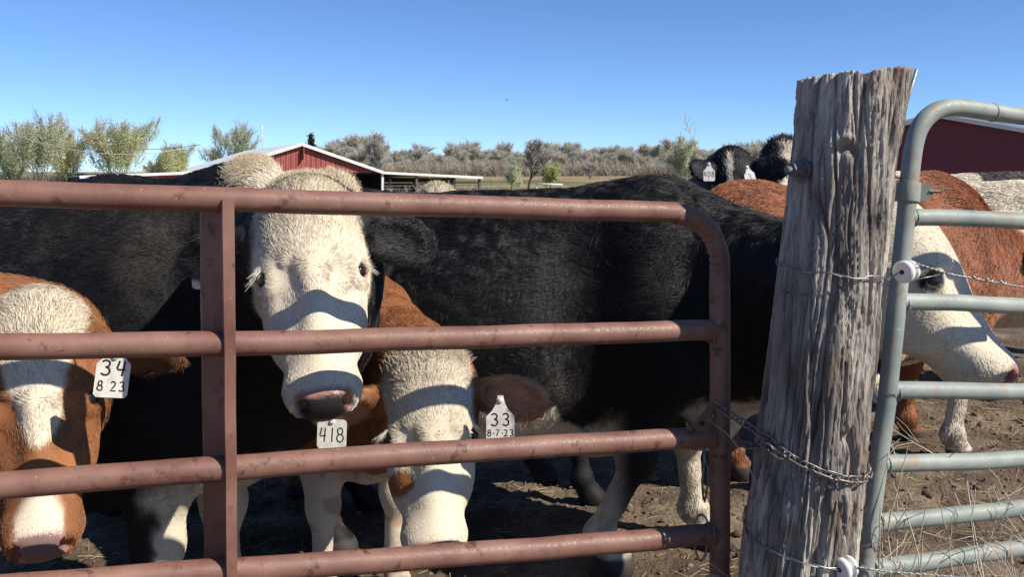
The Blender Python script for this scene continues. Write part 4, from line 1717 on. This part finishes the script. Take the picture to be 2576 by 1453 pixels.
cr2 = np.abs(pn(np.stack([cxn * 7 + warp * 2, cyn * 7 + warp, ZZ * 3.0 + 23], 1)))
cr3 = np.abs(pn(np.stack([cxn * 24, cyn * 24 + warp * 3, ZZ * 5 + 3], 1)))
brk = np.abs(pn(np.stack([cxn * 6, cyn * 6, ZZ * 22 + warp * 6], 1)))
plate = pn(np.stack([cxn * 5 + 4 + warp, cyn * 5 + warp, ZZ * 3.6 + warp * 2], 1))
chip = np.abs(pn(np.stack([cxn * 8 + 2, cyn * 8, ZZ * 9.0 + warp * 4], 1)))
r_ = r_ - .022 * np.exp(-(cr1 / .055) ** 2) * (.55 + lowr * .45) - .012 * np.exp(-(cr2 / .055) ** 2) * (.5 + .5 * lowr) - .0038 * np.exp(-(cr3 / .10) ** 2) * (.3 + .7 * sst(-.2, .3, g2)) - .0012 * np.exp(-(brk / .05) ** 2) * sst(.0, .25, g1 + .1)
r_ = r_ + (.0028 + .0024 * lowr) * np.tanh(plate * 32) - .005 * lowr * np.exp(-(chip / .07) ** 2)
r_ = r_ + .002 * g2 + .0010 * q(30, 9, 2) + .0012 * q(45, 14, 6) + lowr * .006 * np.clip(q(8, 4, 13), -.2, .6)
# big diagonal split in the upper front and a knot hollow
sp_t = -math.pi / 2 - .10 + .33 * (ZZ - PT) + .04 * np.sin(ZZ * 21)
dsp = np.angle(np.exp(1j * (TH - sp_t)))
r_ = r_ - .016 * np.exp(-(dsp / .045) ** 2) * sst(PT - .33, PT - .06, ZZ)
kz = CAMZ - (372 - HZ) / FPX * (PD - .12)
kn = np.hypot(np.angle(np.exp(1j * (TH + math.pi / 2 + .33))) * .125, (ZZ - kz) * 1.7)
r_ = r_ - .014 * np.exp(-(kn / .020) ** 2) + .006 * np.exp(-((kn - .040) / .014) ** 2) * (ZZ > kz)
ring = np.exp(-((kn - .03) / .03) ** 2)
C = np.stack([PX0 + PSL * (ZZ - PZ0), PD - .01 * (ZZ - 1.0), ZZ], 1)
# uneven sawn top: notch at the split, right half a little higher
topf = sst(PT - .25, PT, ZZ)
dz = topf * (.010 * np.cos(TH) - .004 * np.abs(q(5, 0, 3)) - .030 * np.exp(-(dsp / .09) ** 2) + .005 * q(14, 0, 9))
V = C + np.stack([np.cos(TH) * r_, np.sin(TH) * r_, dz], 1)
ii = np.arange(NT * NZ).reshape(NZ, NT)
F = np.stack([ii[:-1], np.roll(ii[:-1], -1, 1), np.roll(ii[1:], -1, 1), ii[1:]], -1).reshape(-1, 4)
# cap rings
capV, capF, prev = [], [], ii[-1]
base_n = NT * NZ
for k, f in enumerate((.93, .75, .5, .25, .02)):
    rim = V[ii[-1]]
    cc = post_c(PT)
    W = cc + (rim - cc) * f
    W[:, 2] = PT + (rim[:, 2] - PT) * f - (.004 if k else .001) + .004 * pn(W * 40)
    idx = base_n + k * NT + np.arange(NT)
    capV.append(W)
    capF.append(np.stack([prev, np.roll(prev, -1), np.roll(idx, -1), idx], 1))
    prev = idx
Vp = np.concatenate([V] + capV)
Fp = np.concatenate([F] + capF)
M_post = noisy('weathered_post_wood', [(.06, .052, .046), (.25, .22, .187), (.45, .405, .345), (.62, .57, .50)], 9, (.8, .95), .9, 120, .2, stretch=(1.6, 1.6, .30), pos=[.34, .45, .56, .68], bdist=.006, detail=10)
t_ = M_post.node_tree
N_, L_ = t_.nodes, t_.links
b_ = N_['Principled BSDF']
src_ = b_.inputs['Base Color'].links[0].from_socket
n_ = N_.new('ShaderNodeTexNoise')
n_.inputs['Scale'].default_value = 3.2
n_.inputs['Detail'].default_value = 6
tc = N_.new('ShaderNodeTexCoord')
L_.new(tc.outputs['Object'], n_.inputs['Vector'])
r__ = N_.new('ShaderNodeMapRange')
r__.inputs[1].default_value = .54
r__.inputs[2].default_value = .68
r__.inputs[4].default_value = .75
L_.new(n_.outputs['Fac'], r__.inputs[0])
mx = N_.new('ShaderNodeMix')
mx.data_type = 'RGBA'
mx.inputs['B'].default_value = (.17, .088, .05, 1)
L_.new(r__.outputs[0], mx.inputs['Factor'])
L_.new(src_, mx.inputs['A'])
L_.new(mx.outputs['Result'], b_.inputs['Base Color'])
n5 = N_.new('ShaderNodeTexNoise')
n5.inputs['Scale'].default_value = 2.4
n5.inputs['Detail'].default_value = 7
mp5 = N_.new('ShaderNodeMapping')
mp5.inputs['Scale'].default_value = (2.2, 2.2, .8)
mp5.inputs['Location'].default_value = (.3, 0, .2)
L_.new(tc.outputs['Object'], mp5.inputs['Vector'])
L_.new(mp5.outputs[0], n5.inputs['Vector'])
r5 = N_.new('ShaderNodeMapRange')
r5.inputs[1].default_value = .46
r5.inputs[2].default_value = .60
r5.inputs[4].default_value = .5
L_.new(n5.outputs['Fac'], r5.inputs[0])
m5 = N_.new('ShaderNodeMix')
m5.data_type = 'RGBA'
m5.inputs['B'].default_value = (.11, .10, .095, 1)
L_.new(r5.outputs[0], m5.inputs['Factor'])
L_.new(mx.outputs['Result'], m5.inputs['A'])
L_.new(m5.outputs['Result'], b_.inputs['Base Color'])
post = empty('fence_post', (PX0, PD, 0), 'thick leaning weathered wooden fence post with cracked bark', 'fence post')
mesh('timber', Vp, Fp, M_post, post, True)


def post_s(z, a, lift=.008):
    """surface point of the post at height z, angle a"""
    return post_c(z) + (post_r0(z) + lift) * np.array([math.cos(a), math.sin(a), 0])


# hinge bolt with washers on the left of the post
bc_ = P(2006, 428, PD - .06)
ba = nrm(np.array([-.93, -.37, 0]))
c0 = post_c(bc_[2]) + ba * .108
bolt = empty('hinge_bolt', c0, 'big steel bolt head with stacked washers in the wooden post', 'bolt')
for (r0, h0, h1) in ((.029, 0, .013), (.024, .0135, .018), (.020, .0185, .022)):
    mb = MB()
    mb.lathe([(r0 - .003, h0), (r0, h0 + .001), (r0, h1 - .001), (r0 - .002, h1)], c0, ba, 32)
    autosmooth(mb.build('washer', M_bolt, bolt, True))
mb = MB()
mb.lathe([(.0165, .0225), (.0165, .036), (.014, .038)], c0, ba, 6)
mb.build('nut', M_bolt, bolt)
mb = MB()
mb.lathe([(.009, .034), (.009, .048), (.008, .050)], c0, ba, 16)
autosmooth(mb.build('bolt_shank', M_bolt, bolt, True))

# thin iron rod behind the top of the post
r0, r1 = P(2225, 430, 2.24), P(2306, 174, 2.20)
mb = MB()
mb.tube([r0, (r0 + r1) / 2 + [.002, 0, 0], r1], [.0045, .0045, .004], 8)
tag(mb.build('iron_rod', M_steel, None, True, origin=r0), 'thin rusty iron rod sticking up behind the top of the wooden post', 'rod')


def strand(pts, r=.0013, n=5, twist=.0016, turns=60):
    """two-ply wire along a polyline"""
    pts = np.asarray(pts, float)
    seg = np.concatenate([[0], np.cumsum(np.linalg.norm(np.diff(pts, axis=0), axis=1))])
    s_ = np.linspace(0, seg[-1], max(30, int(seg[-1] / .006)))
    q = np.stack([np.interp(s_, seg, pts[:, i]) for i in range(3)], 1)
    T = nrm(np.gradient(q, axis=0))
    A = nrm(np.cross(T, [0, 0, 1.0]))
    B = np.cross(T, A)
    mb = MB()
    for ph in (0, math.pi):
        a = s_ * turns + ph
        mb.tube(q + twist * (A * np.cos(a)[:, None] + B * np.sin(a)[:, None]), r, n)
    return mb


def insulator(c, axis, sc, label):
    o = empty('wire_insulator', c, label, 'insulator', 'white electric fence insulators')
    mb = MB()
    pr = [(.007, -.022), (.024, -.022), (.027, -.019), (.027, -.009), (.024, -.006), (.017, -.004), (.016, .003), (.022, .006), (.025, .009), (.025, .016), (.021, .020), (.007, .020), (.006, .010), (.006, -.015)]
    mb.lathe([(r * sc, h * sc) for (r, h) in pr], c, axis, 32)
    autosmooth(mb.build('spool', M_white_plastic, o, True))
    mb = MB()
    mb.lathe([(.0055 * sc, -.0235 * sc), (.0055 * sc, -.020 * sc)], c, axis, 16)  # black disc stands in for the shade inside the spool's hole
    mb.build('bore_shade', M_ink, o)
    return o


iax = nrm(np.array([.80, .58, .05]))
c1 = P(2282, 683, 2.03)
insulator(c1, iax, .92, 'white spool insulator right of the post at mid height')
c2 = P(2128, 1430, 1.98)
insulator(c2, nrm(np.array([.85, .5, .05])), .90, 'white spool insulator low on the right of the post at the photo bottom')
# fence wires
zw = 1.318
arcw = [post_s(zw - .028 * (a + math.pi) / 2.4, a) for a in np.linspace(-math.pi - .9, -.45, 26)]
for i, p in enumerate(arcw):
    p[2] = zw - .034 * i / 25 + (.004 * math.sin(i))
mb = strand(arcw + [c1 + np.array([-.02, -.01, 0])])
w1 = empty('fence_wire', c1, 'twisted steel wire tied round the post at mid height', 'wire')
mb.build('post_wrap', M_wire, w1, True)
arcw = [post_s(zw - .062 + .006 * math.sin(a * 3), a, .002) for a in np.linspace(-math.pi + .2, -math.pi + 1.0, 8)]
mb = strand(arcw)
mb.build('loose_strand', M_steel, w1, True)
e1, e2 = P(2385, 690, 2.05), P(2720, 742, 2.10)
mb = strand([c1 + np.array([.012, -.02, .018]), e1, (e1 + e2) / 2 - [0, 0, .004], e2], turns=220)
mb.tube([c1 + np.array([.012, -.02, -.016]), e1 + [-.01, 0, 0]], .0013, 5)
mb.tube([e1 + [-.03, 0, -.002], e1 + [0, -.004, .006], e1 + [.012, 0, .022], e1 + [.008, 0, .034]], .0013, 5)
for kx in (.20, .30, .40):
    kp = e1 + (e2 - e1) * kx
    mb.tube([kp + [-.01, 0, .0], kp + [-.004, -.003, .004], kp + [.004, .003, -.004], kp + [.01, 0, 0]], .0022, 5)
mb.build('line_wire', M_wire, w1, True)
# lower wire
zl_ = CAMZ - (1345 - HZ) / FPX * (PD - .05)
arcw = [post_s(zl_ - .060 * i / 20, a) for i, a in enumerate(np.linspace(-math.pi - .3, -.75, 21))]
w2 = empty('fence_wire', c2, 'loose steel wire round the foot of the post at the photo bottom', 'wire')
strand(arcw + [c2 + np.array([-.02, -.01, 0])]).build('post_wrap', M_wire, w2, True)
mb = strand([c2 + np.array([.012, -.02, .01]), P(2230, 1440, 2.0), P(2700, 1475, 2.05)], turns=200)
mb.build('line_wire', M_wire, w2, True)
mb = MB()
pk = arcw[2]
mb.tube([pk + [0, 0, .05], pk + [-.008, -.004, .02], pk + [-.004, -.01, -.005], pk + [.006, -.006, -.02]], .0022, 6)
mb.build('tie', M_wire, w2, True)

# chain from the latch plate round the post
def link_mesh():
    L, Wd, r = .0135, .0082, .0024
    p = []
    for t in np.linspace(0, 2 * math.pi, 21)[:-1]:
        x = Wd * math.cos(t)
        y = Wd * math.sin(t) + (L - Wd * .2) * (1 if math.sin(t) > 0 else -1)
        p.append((x, y, 0))
    p.append(p[0])
    p = np.array(p)
    mb = MB()
    n = 6
    th = np.arange(n) * 2 * math.pi / n
    V, F = [], []
    m = 20
    for k in range(m):
        T = nrm(p[(k + 1) % m] - p[k - 1])
        A = np.array([T[1], -T[0], 0])
        V.append(p[k] + r * (np.outer(np.cos(th), A) + np.outer(np.sin(th), [0, 0, 1.0])))
    for k in range(m):
        for j in range(n):
            a, b = k * n + j, k * n + (j + 1) % n
            c, d = ((k + 1) % m) * n + (j + 1) % n, ((k + 1) % m) * n + j
            F.append((a, b, c, d))
    me = bpy.data.meshes.new('link')
    me.from_pydata([tuple(x) for x in np.concatenate(V)], [], F)
    me.polygons.foreach_set('use_smooth', np.ones(len(me.polygons), bool))
    me.materials.append(M_steel)
    return me


LM = link_mesh()
st = lc + ge * -.026 + gn * .022 + np.array([0, 0, .082])
chain = empty('latch_chain', st, 'steel chain stretched from the maroon gate round the wooden post', 'chain')
from mathutils import Matrix


def run_chain(pts, pitch=.0265):
    pts = np.asarray(pts, float)
    seg = np.concatenate([[0], np.cumsum(np.linalg.norm(np.diff(pts, axis=0), axis=1))])
    s_ = np.arange(pitch / 2, seg[-1], pitch)
    q = np.stack([np.interp(s_, seg, pts[:, i]) for i in range(3)], 1)
    T = nrm(np.gradient(q, axis=0))
    off = root_loc(chain)
    for i in range(len(q)):
        y = Vector(T[i])
        z = Vector((0, 0, 1)).cross(y).normalized()
        if i % 2:
            z = z.cross(y).normalized()
        ang = .5 if i % 2 else .35
        x = y.cross(z)
        z2 = z * math.cos(ang) + x * math.sin(ang)
        x2 = y.cross(z2)
        M = Matrix((x2, y, z2)).transposed().to_4x4()
        M.translation = Vector(q[i] - off)
        o = bpy.data.objects.new('link', LM)
        link(o, chain)
        o.matrix_local = M


cz0 = CAMZ - (1118 - HZ) / FPX * (PD - .09)
cz1 = CAMZ - (1186 - HZ) / FPX * (PD - .05)
ch = [st]
angs = np.linspace(-math.pi + .42, -.02, 18)
for i, a in enumerate(angs):
    f = i / 17
    ch.append(post_s(cz0 + (cz1 - cz0) * (1 - (1 - min(1, f * 1.35)) ** 1.3) - .008 * math.sin(f * 3.1), a, .009))
ch += [post_s(cz1 + .004, .5, .009), post_s(cz1 + .01, 1.2, .009)]
run_chain(ch)
# second, slacker ply that hooks back to the upright
st2 = XR * np.array([1, 1, 0]) + np.array([0, 0, lz - .010]) + gn * .026 + ge * .012
ch2 = [st2, (st2 + ch[1]) / 2 + np.array([.008, 0, -.012]), ch[1] + np.array([-.006, -.012, -.014]), ch[3] + np.array([0, -.006, -.014])]
run_chain(ch2)

# ================================================================== GREEN GATE
gg = empty('pipe_gate', tuple(P(2200, 1453, 2.28) * np.array([1, 1, 0])), 'pale green pipe gate hinged to the wooden post at the right edge', 'gate')
gd = lambda u: 2.27 + (u - 2250) / 326 * .13
GR = .0225


def gp_(u, v):
    return P(u, v, gd(u))


def uc(v):        # centre of the leaning upright at photo height v
    return np.interp(v, [330, 480, 800, 1000, 1200, 1440, 1800], [2292, 2285, 2252, 2232, 2205, 2173, 2125])


pts = [gp_(2900, 330), gp_(2760, 316), gp_(2640, 302), gp_(2576, 295), gp_(2500, 283), gp_(2440, 274)]
cb = [(2410, 270), (2385, 269), (2360, 274), (2338, 286), (2320, 304), (2307, 328), (2299, 356), (2295, 390), (2291, 430)]
pts += [gp_(*q) for q in cb]
pts += [gp_(uc(v), v) for v in range(480, 1800, 60)]
pts = np.array(pts)
seg = np.concatenate([[0], np.cumsum(np.linalg.norm(np.diff(pts, axis=0), axis=1))])
s_ = np.linspace(0, seg[-1], 150)
# smooth the polyline
q = np.stack([np.interp(s_, seg, pts[:, i]) for i in range(3)], 1)
for _ in range(6):
    q[1:-1] = .25 * q[:-2] + .5 * q[1:-1] + .25 * q[2:]
pipe(q, GR, 24, 'frame', M_green, gg, .0015, 3)
jp = gp_(2497, 283)
jt = nrm(gp_(2560, 293) - jp)
mb = MB()
mb.tube([jp - jt * .004, jp, jp + jt * .004], [GR * 1.02, GR * 1.12, GR * 1.02], 24)
mb.build('weld', M_green, gg, True)
gz_rows = [((2300, 547), (2576, 563)), ((2270, 765), (2576, 771)), ((2240, 988), (2576, 981)), ((2215, 1168), (2576, 1150)), ((2190, 1312), (2576, 1277)), ((2170, 1428), (2576, 1384)), ((2150, 1540), (2576, 1480))]
for i, (q0, q1) in enumerate(gz_rows):
    a_ = gp_(uc(q0[1]), q0[1])
    b_ = gp_(*q1)
    dr = b_ - a_
    pp = [a_ + dr * f + np.array([0, 0, .006 * math.sin(f * 2.2 + i)]) for f in np.linspace(.02, 2.0, 30)]
    pipe(pp, .0215, 24, 'rail', M_green, gg, .0016, i * 7 + 2)
    mb = MB()
    e = a_ + nrm(dr) * GR * .95
    nr = nrm(np.cross(dr, [0, 0, 1.0]))
    tt = np.linspace(0, 2 * math.pi, 17)
    mb.tube([e + .0222 * (nr * math.cos(t) + np.array([0, 0, math.sin(t)])) for t in tt], .003, 6, False)
    mb.build('weld', M_green, gg, True)
pipe([gp_(2890, 330), gp_(2890, 900), gp_(2890, 1540)], GR, 20, 'upright', M_green, gg)
# hinge clamp
hc_ = gp_(uc(482), 482)
hax = nrm(gp_(uc(430), 430) - gp_(uc(530), 530))
hinge = empty('gate_hinge', hc_, 'steel clamp hinge joining the green gate to the wooden post', 'hinge')
mb = MB()
mb.lathe([(GR + .001, -.024), (GR + .006, -.024), (GR + .0065, -.022), (GR + .0065, .022), (GR + .006, .024), (GR + .001, .024)], hc_, hax, 32)
autosmooth(mb.build('band', M_green, hinge, True))
sd_ = nrm(np.array([1.0, -.2, 0]))
mb = MB()
mb.box(hc_ + sd_ * .036 + [0, -.006, 0], (.024, .012, .044), (sd_, np.array([.2, 1, 0]), up))
mb.build('lug', M_green, hinge)
mb = MB()
mb.lathe([(.009, .0), (.009, .008), (.005, .008), (.005, .026)], hc_ + sd_ * .046 + [0, -.006, 0], sd_, 6)
mb.build('clamp_bolt', M_steel, hinge)
mb = MB()
mb.box(hc_ - sd_ * .034 + [0, -.004, 0], (.026, .016, .050), (sd_, np.array([.2, 1, 0]), up))
mb.build('lug', M_green, hinge)
pc_ = hc_ - sd_ * .036 + [0, 0, .032]
mb = MB()
mb.lathe([(.016, 0), (.018, .003), (.007, .007), (.004, .022)], pc_, up, 20)
autosmooth(mb.build('pin', M_wire, hinge, True))
mb = MB()
mb.tube([pc_ + [0, 0, -.03], pc_ + [-.05, -.03, -.03], pc_ + [-.12, -.06, -.03]], .009, 10)
mb.build('eye_bolt', M_steel, hinge, True)

# ================================================================== DRY WEEDS
M_weed = noisy('dry_weed_stalk', [(.30, .24, .17), (.46, .39, .30), (.58, .52, .43)], 6, (.8, .95), 0, 30, .2)
wr = np.random.default_rng(71)


def weed(u, v, d, hgt, n, spread, label):
    b0 = P(u, v, d)
    b0[2] = gh(b0[0], b0[1])
    o = empty('dry_weed', b0, label, 'weed', 'dry weeds by the green gate')
    mb = MB()

    def stalk(p, dr, ln, r, lv):
        pts = [p]
        k = 6
        for i in range(k):
            dr = nrm(dr + wr.normal(size=3) * .16 + np.array([0, 0, .02]))
            pts.append(pts[-1] + dr * ln / k)
            if lv > 0 and i > 0 and wr.random() < (.75 if lv == 2 else .5):
                nd = nrm(dr + wr.normal(size=3) * np.array([.8, .5, .6]))
                stalk(pts[-1], nd, ln * wr.uniform(.25, .5), r * .6, lv - 1)
        mb.tube(pts, np.linspace(r, r * .45, len(pts)), 4, False)
    for i in range(n):
        a = wr.uniform(0, 6.28)
        p = b0 + np.array([wr.normal() * spread, wr.normal() * .04, 0])
        stalk(p, nrm([wr.normal() * .32, wr.normal() * .22, 1.0]), hgt * wr.uniform(.6, 1.15), .0034, 2)
    x = mb.build('stalks', M_weed, o, True)
    x['kind'] = 'stuff'


weed(2240, 1400, 2.16, .64, 11, .07, 'branching dry weed against the foot of the green gate upright')
weed(2345, 1400, 2.13, .66, 15, .08, 'dense pale dry weed clump in front of the lower green rails')
weed(2440, 1400, 2.10, .70, 9, .06, 'tall thin dry weed with curling tips before the green gate')
weed(2545, 1400, 2.16, .66, 12, .07, 'dry weed clump at the right edge of the photo')
# ================================================================== CATTLE
cam_at = np.array([0, 0, CAMZ])


def toward(p, bias=(0, 0, 0)):
    return nrm(cam_at - p) + np.array(bias)


# --- white-faced black cow looking over the gate
pl = P(768, 478, 2.22)
mz = P(820, 1052, 1.915)
W = Cow('cow', 'black cow with a big white face looking straight through the maroon gate', (-.93, 2.80), (1, .04), 1.03, pl, mz, toward(pl, (.02, 0, .0)),
        [((.95, .20, -.22), (.45, -.8, .15), 1.0), ((-.9, .1, -.34), (-.1, -.9, -.3), .98)], hs=.945, hl=1.11, legs=(.10, -.06, 0, .15), nbend=.30)
W.blobs.append(Prim('ell', .03, 'u', W.Hp(-.02, .085, -.075), np.array([.055, .040, .03]), W.H))
W.build(paint_white_black, .0086, (170000, 50000), (.0125, .017), .0005, .46)
W.lashes()
W.tuft(lambda: (W.Hp(-.03 + random.gauss(0, .012), .085 + random.gauss(0, .022), -.075 + random.gauss(0, .015)), -W.H[0] + W.H[1] * random.gauss(.25, .3) + W.H[2] * random.gauss(0, .2)), 1300, CREAM2 * 1.05, .034, .0005)
W.tuft(lambda: (W.Hp(-.035 + random.gauss(0, .014), random.gauss(-.02, .055), -.06 + random.gauss(0, .02)), -W.H[0] + W.H[1] * random.gauss(0, .6) + W.H[2] * random.gauss(.2, .3)), 1200, CREAM2, .018, .0005)
W.finish()
tag_obj(W, P(520, 652, 2.28), (0, 0, -1), (.2, -1, 0), .07, .075, [], style=1, label='blank white ear tag half hidden behind the brace')

# --- brown cow with white blaze at the left edge, tag 34
pl = P(90, 786, 2.06)
mz = P(100, 1352, 1.86)
B34 = Cow('cow', 'brown cow with white poll and blaze lowering its head at the left edge', (-1.62, 1.98), (.90, .42), .97, pl, mz, toward(pl, (-.10, 0, 0)),
          [((.93, .25, -.20), (.1, -.75, -.6), 1.05), ((-.93, .1, -.25), (-.1, -.8, -.5), 1.0)], hs=.89, hl=1.11, nbend=.34)
B34.build(paint_brown_blaze, .0088, (170000, 9000), (.013, .02), .0005, .42)
B34.lashes((.25, .12, .06))
B34.finish()
tag_obj(B34, P(290, 893, 1.90), (-.13, 0, -1), (.35, -1, .1), .066, .090, [('34', .001, .012, .032, .022, .0040), ('8.23', .000, .056, .020, .0125, .0030)], style=2, label='white ear tag marked 34 and 8.23')

# --- brown calf with white face, tags 33 and 418
pl = P(1078, 912, 2.47)
mz = P(1096, 1402, 2.25)
K = Cow('cow', 'brown calf with a white face lowering its nose between the gate rails', (-.52, 3.22), (.52, -.85), .83, pl, mz, toward(pl, (.03, 0, 0)),
        [((.95, -.20, -.10), (.40, -.85, .25), 1.08), ((-.90, -.1, -.26), (-.05, -.8, -.5), 1.0)], hs=.93, legs=(.0, .04, 0, .1), nbend=.26, girth=.92)
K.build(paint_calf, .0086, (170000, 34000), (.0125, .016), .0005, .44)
K.lashes()
K.tuft(lambda: (K.Hp(-.02 + random.gauss(0, .02), random.gauss(0, .05), -.045 + random.gauss(0, .02)), -K.H[0] * .7 + K.H[1] * random.gauss(0, .7) + K.H[2] * random.gauss(.5, .3)), 1800, CREAM * 1.02, .036, .0006)
K.finish()
tag_obj(K, P(1259, 1004, 2.36), (0, 0, -1), (.02, -1, .05), .073, .125, [('33', .0, .038, .032, .022, .0040), ('8-7-23', .0, .080, .017, .0105, .0028)], style=0, label='white ear tag marked 33 and 8-7-23')
tag_obj(K, P(836, 1057, 2.30), (-.03, 0, -1), (.05, -1, .05), .073, .074, [('418', .0, .020, .036, .021, .0032)], style=1, label='square white ear tag marked 418')

# --- black cow with white head, body left of the post, head right of it
pl = P(2290, 524, 2.86)
mz = P(2540, 905, 2.70)
C = Cow('cow', 'woolly black cow with a white head behind the post and green gate', (.70, 3.62), (.985, -.17), 1.055, pl, mz, (.82, -.42, .35),
        [((-.55, .75, .2), (.3, -.3, .3), .9), None], hs=1.17, hl=.93, legs=(.10, -.24, 0, .2), belly=1.12, nbend=.34, girth=1.04, ndrop=.13, deep=.12)
C.blobs.append(Prim('cap', .15, 's', C.L(-.30, -.43, .70), C.L(-.36, -.42, 1.10), .13, .12))
C.build(paint_black_whiteface, .0105, (70000, 48000), (.010, .024), .00065, .60)
C.lashes((.02, .018, .016))
C.finish()

# --- red cow behind
pl = np.array([3.05, 5.42, 1.18])
F_ = Cow('cow', 'red brown cow with its back showing behind the black cow and post', (2.42, 5.12), (.86, .50), 1.075, pl, pl + np.array([.30, .12, -.45]), (.9, -.2, .4),
         [((-.2, .9, .1), (.8, -.2, 0)), ((-.2, -.9, .1), (.8, -.2, 0))], hs=1.0, legs=(.0, -.1, .25, .45), nbend=.25, ndrop=.05)
F_.build(paint_red, .018, (12000, 32000), (.024, .032), .0011, .35)
F_.finish()

# --- black cow hidden behind the woolly one
pl = np.array([.80, 4.28, 1.00])
M_ = Cow('cow', 'black cow mostly hidden behind the woolly black cow, only its dark legs showing', (.30, 4.38), (1, .0), .96, pl, pl + np.array([.28, .02, -.42]), (.8, 0, .5),
         [((-.2, .9, .1), (.8, -.2, 0)), ((-.2, -.9, .1), (.8, -.2, 0))], hs=.95, legs=(-.12, .10, .2, .5), nbend=.2, deep=.1)
M_.build(make_plain(BLACK * 1.3), .020, (2000, 6000), (.02, .024), .0012, .3)
M_.finish(False)

# --- cream cow far right
pl = P(3150, 420, 5.9)
G_ = Cow('cow', 'cream white cow at the right edge behind the red brown one', (4.1, 6.15), (1, -.1), 1.08, pl, pl + np.array([.3, -.1, -.45]), (.9, -.2, .4),
         [((-.2, .9, .1), (.8, -.2, 0)), ((-.2, -.9, .1), (.8, -.2, 0))], hs=1.05)
G_.build(make_plain(CREAM * .95), .022, (9000, 16000), (.03, .036), .0018, .35)
G_.finish(False)
# --- dark roan cow behind it
pl = P(3060, 380, 7.4)
H_ = Cow('cow', 'dark cow with a pale patch on its back below the maroon shed', (4.75, 7.7), (1, -.05), 1.13, pl, pl + np.array([.3, -.1, -.45]), (.9, -.2, .4),
         [((-.2, .9, .1), (.8, -.2, 0)), ((-.2, -.9, .1), (.8, -.2, 0))], hs=1.05)
H_.build(make_plain([.030, .024, .022], None, lambda V, hc, bc, ish, ise, nz: sst(.10, .22, fbm(V * 2.2 + 1.3, 2)) * (bc[:, 2] > .8)), .024, (6000, 9000), (.03, .034), .002, .3)
H_.finish(False)

# --- two heads above the black cow's back
pl = P(1838, 386, 6.1)
mz = P(1850, 590, 5.85)
D1 = Cow('cow', 'black cow with two white ear tags looking over the black back', (1.42, 7.35), (.02, -1), 1.02, pl, mz, toward(pl),
         [((.62, -.72, -.05), (.6, -.5, -.1), 1.3), ((-.62, -.72, -.05), (-.6, -.5, -.1), 1.3)], hs=1.04, nbend=.2)
D1.build(make_plain(BLACK * 1.2, None, lambda V, hc, bc, ish, ise, nz: ish * sst(.020, .012, np.abs(hc[:, 1] + .01) + nz * .01) * sst(.02, .05, hc[:, 0])), .016, (26000, 5000), (.020, .03), .0014, .4)
D1.finish()
tag_obj(D1, P(1784, 412, 5.75), (.0, 0, -1), (0, -1, 0), .072, .110, [('408', 0, .050, .034, .018, .004)], style=0, label='white ear tag marked 408')
tag_obj(D1, P(1880, 420, 5.72), (.25, 0, -1), (.2, -1, 0), .070, .100, [('3', 0, .046, .036, .022, .004)], style=0, label='white ear tag marked 3')
pl = P(1968, 364, 6.7)
mz = P(1945, 570, 6.4)
D2 = Cow('cow', 'black cow with a white forehead just left of the post top', (2.42, 7.95), (-.08, -1), 1.02, pl, mz, toward(pl, (-.15, 0, 0)),
         [((.9, .1, -.2), (0, -1, 0)), ((-.72, -.15, -.66), (0, -.95, .3), .9)], hs=1.25, nbend=.2)
D2.build(make_plain(BLACK * 1.2, None, lambda V, hc, bc, ish, ise, nz: ish * sst(-.02, .03, hc[:, 1] + nz * .03) * sst(.0, .03, hc[:, 0]) * (1 - ise)), .018, (26000, 4000), (.024, .03), .0015, .5)
D2.tuft(lambda: (D2.Hp(-.03 + random.gauss(0, .02), random.gauss(0, .05), -.06 + random.gauss(0, .03)), -D2.H[0] + D2.H[1] * random.gauss(0, .6) + D2.H[2] * random.gauss(.2, .3)), 500, BLACK * 1.3, .06, .0015)
D2.finish()

# --- black cow with cream poll behind the white face
pl = P(655, 422, 3.85)
mz = P(830, 640, 3.80)
E_ = Cow('cow', 'black cow with a cream poll and face behind the white-faced cow', (-1.75, 4.3), (.94, -.1), 1.06, pl, mz, (.75, -.45, .55),
         [((-.55, .7, .3), (.5, -.5, .2)), ((-.95, -.30, -.08), (.1, -.8, .3), 1.0)], hs=1.0, nbend=.25)
E_.build(make_plain(BLACK * 1.2, CREAM), .016, (30000, 5000), (.022, .03), .0012, .45)
E_.tuft(lambda: (E_.Hp(-.02 + random.gauss(0, .03), random.gauss(0, .05), -.05 + random.gauss(0, .03)), -E_.H[0] * .8 + E_.H[1] * random.gauss(0, .5) + E_.H[2] * random.gauss(.3, .4)), 5000, CREAM2 * 1.1, .030, .0006)
E_.finish()
# --- pale poll far off over the top rail
pl = P(1102, 482, 6.4)
mz = P(1092, 660, 6.15)
J_ = Cow('cow', 'far cow of which only a pale tufted poll shows above the top rail', (-.62, 7.4), (.05, -1), .98, pl, mz, toward(pl),
         [((.9, .1, -.3), (0, -1, 0)), ((-.9, .1, -.3), (0, -1, 0))], hs=1.0, nbend=.2)
J_.build(make_plain(BLACK * 1.4, CREAM), .024, (16000, 4000), (.03, .03), .0018, .4)
J_.tuft(lambda: (J_.Hp(-.02 + random.gauss(0, .03), random.gauss(0, .05), -.05 + random.gauss(0, .03)), -J_.H[0] * .8 + J_.H[1] * random.gauss(0, .5) + J_.H[2] * random.gauss(.3, .4)), 900, CREAM2 * 1.1, .04, .0012)
J_.finish(False)
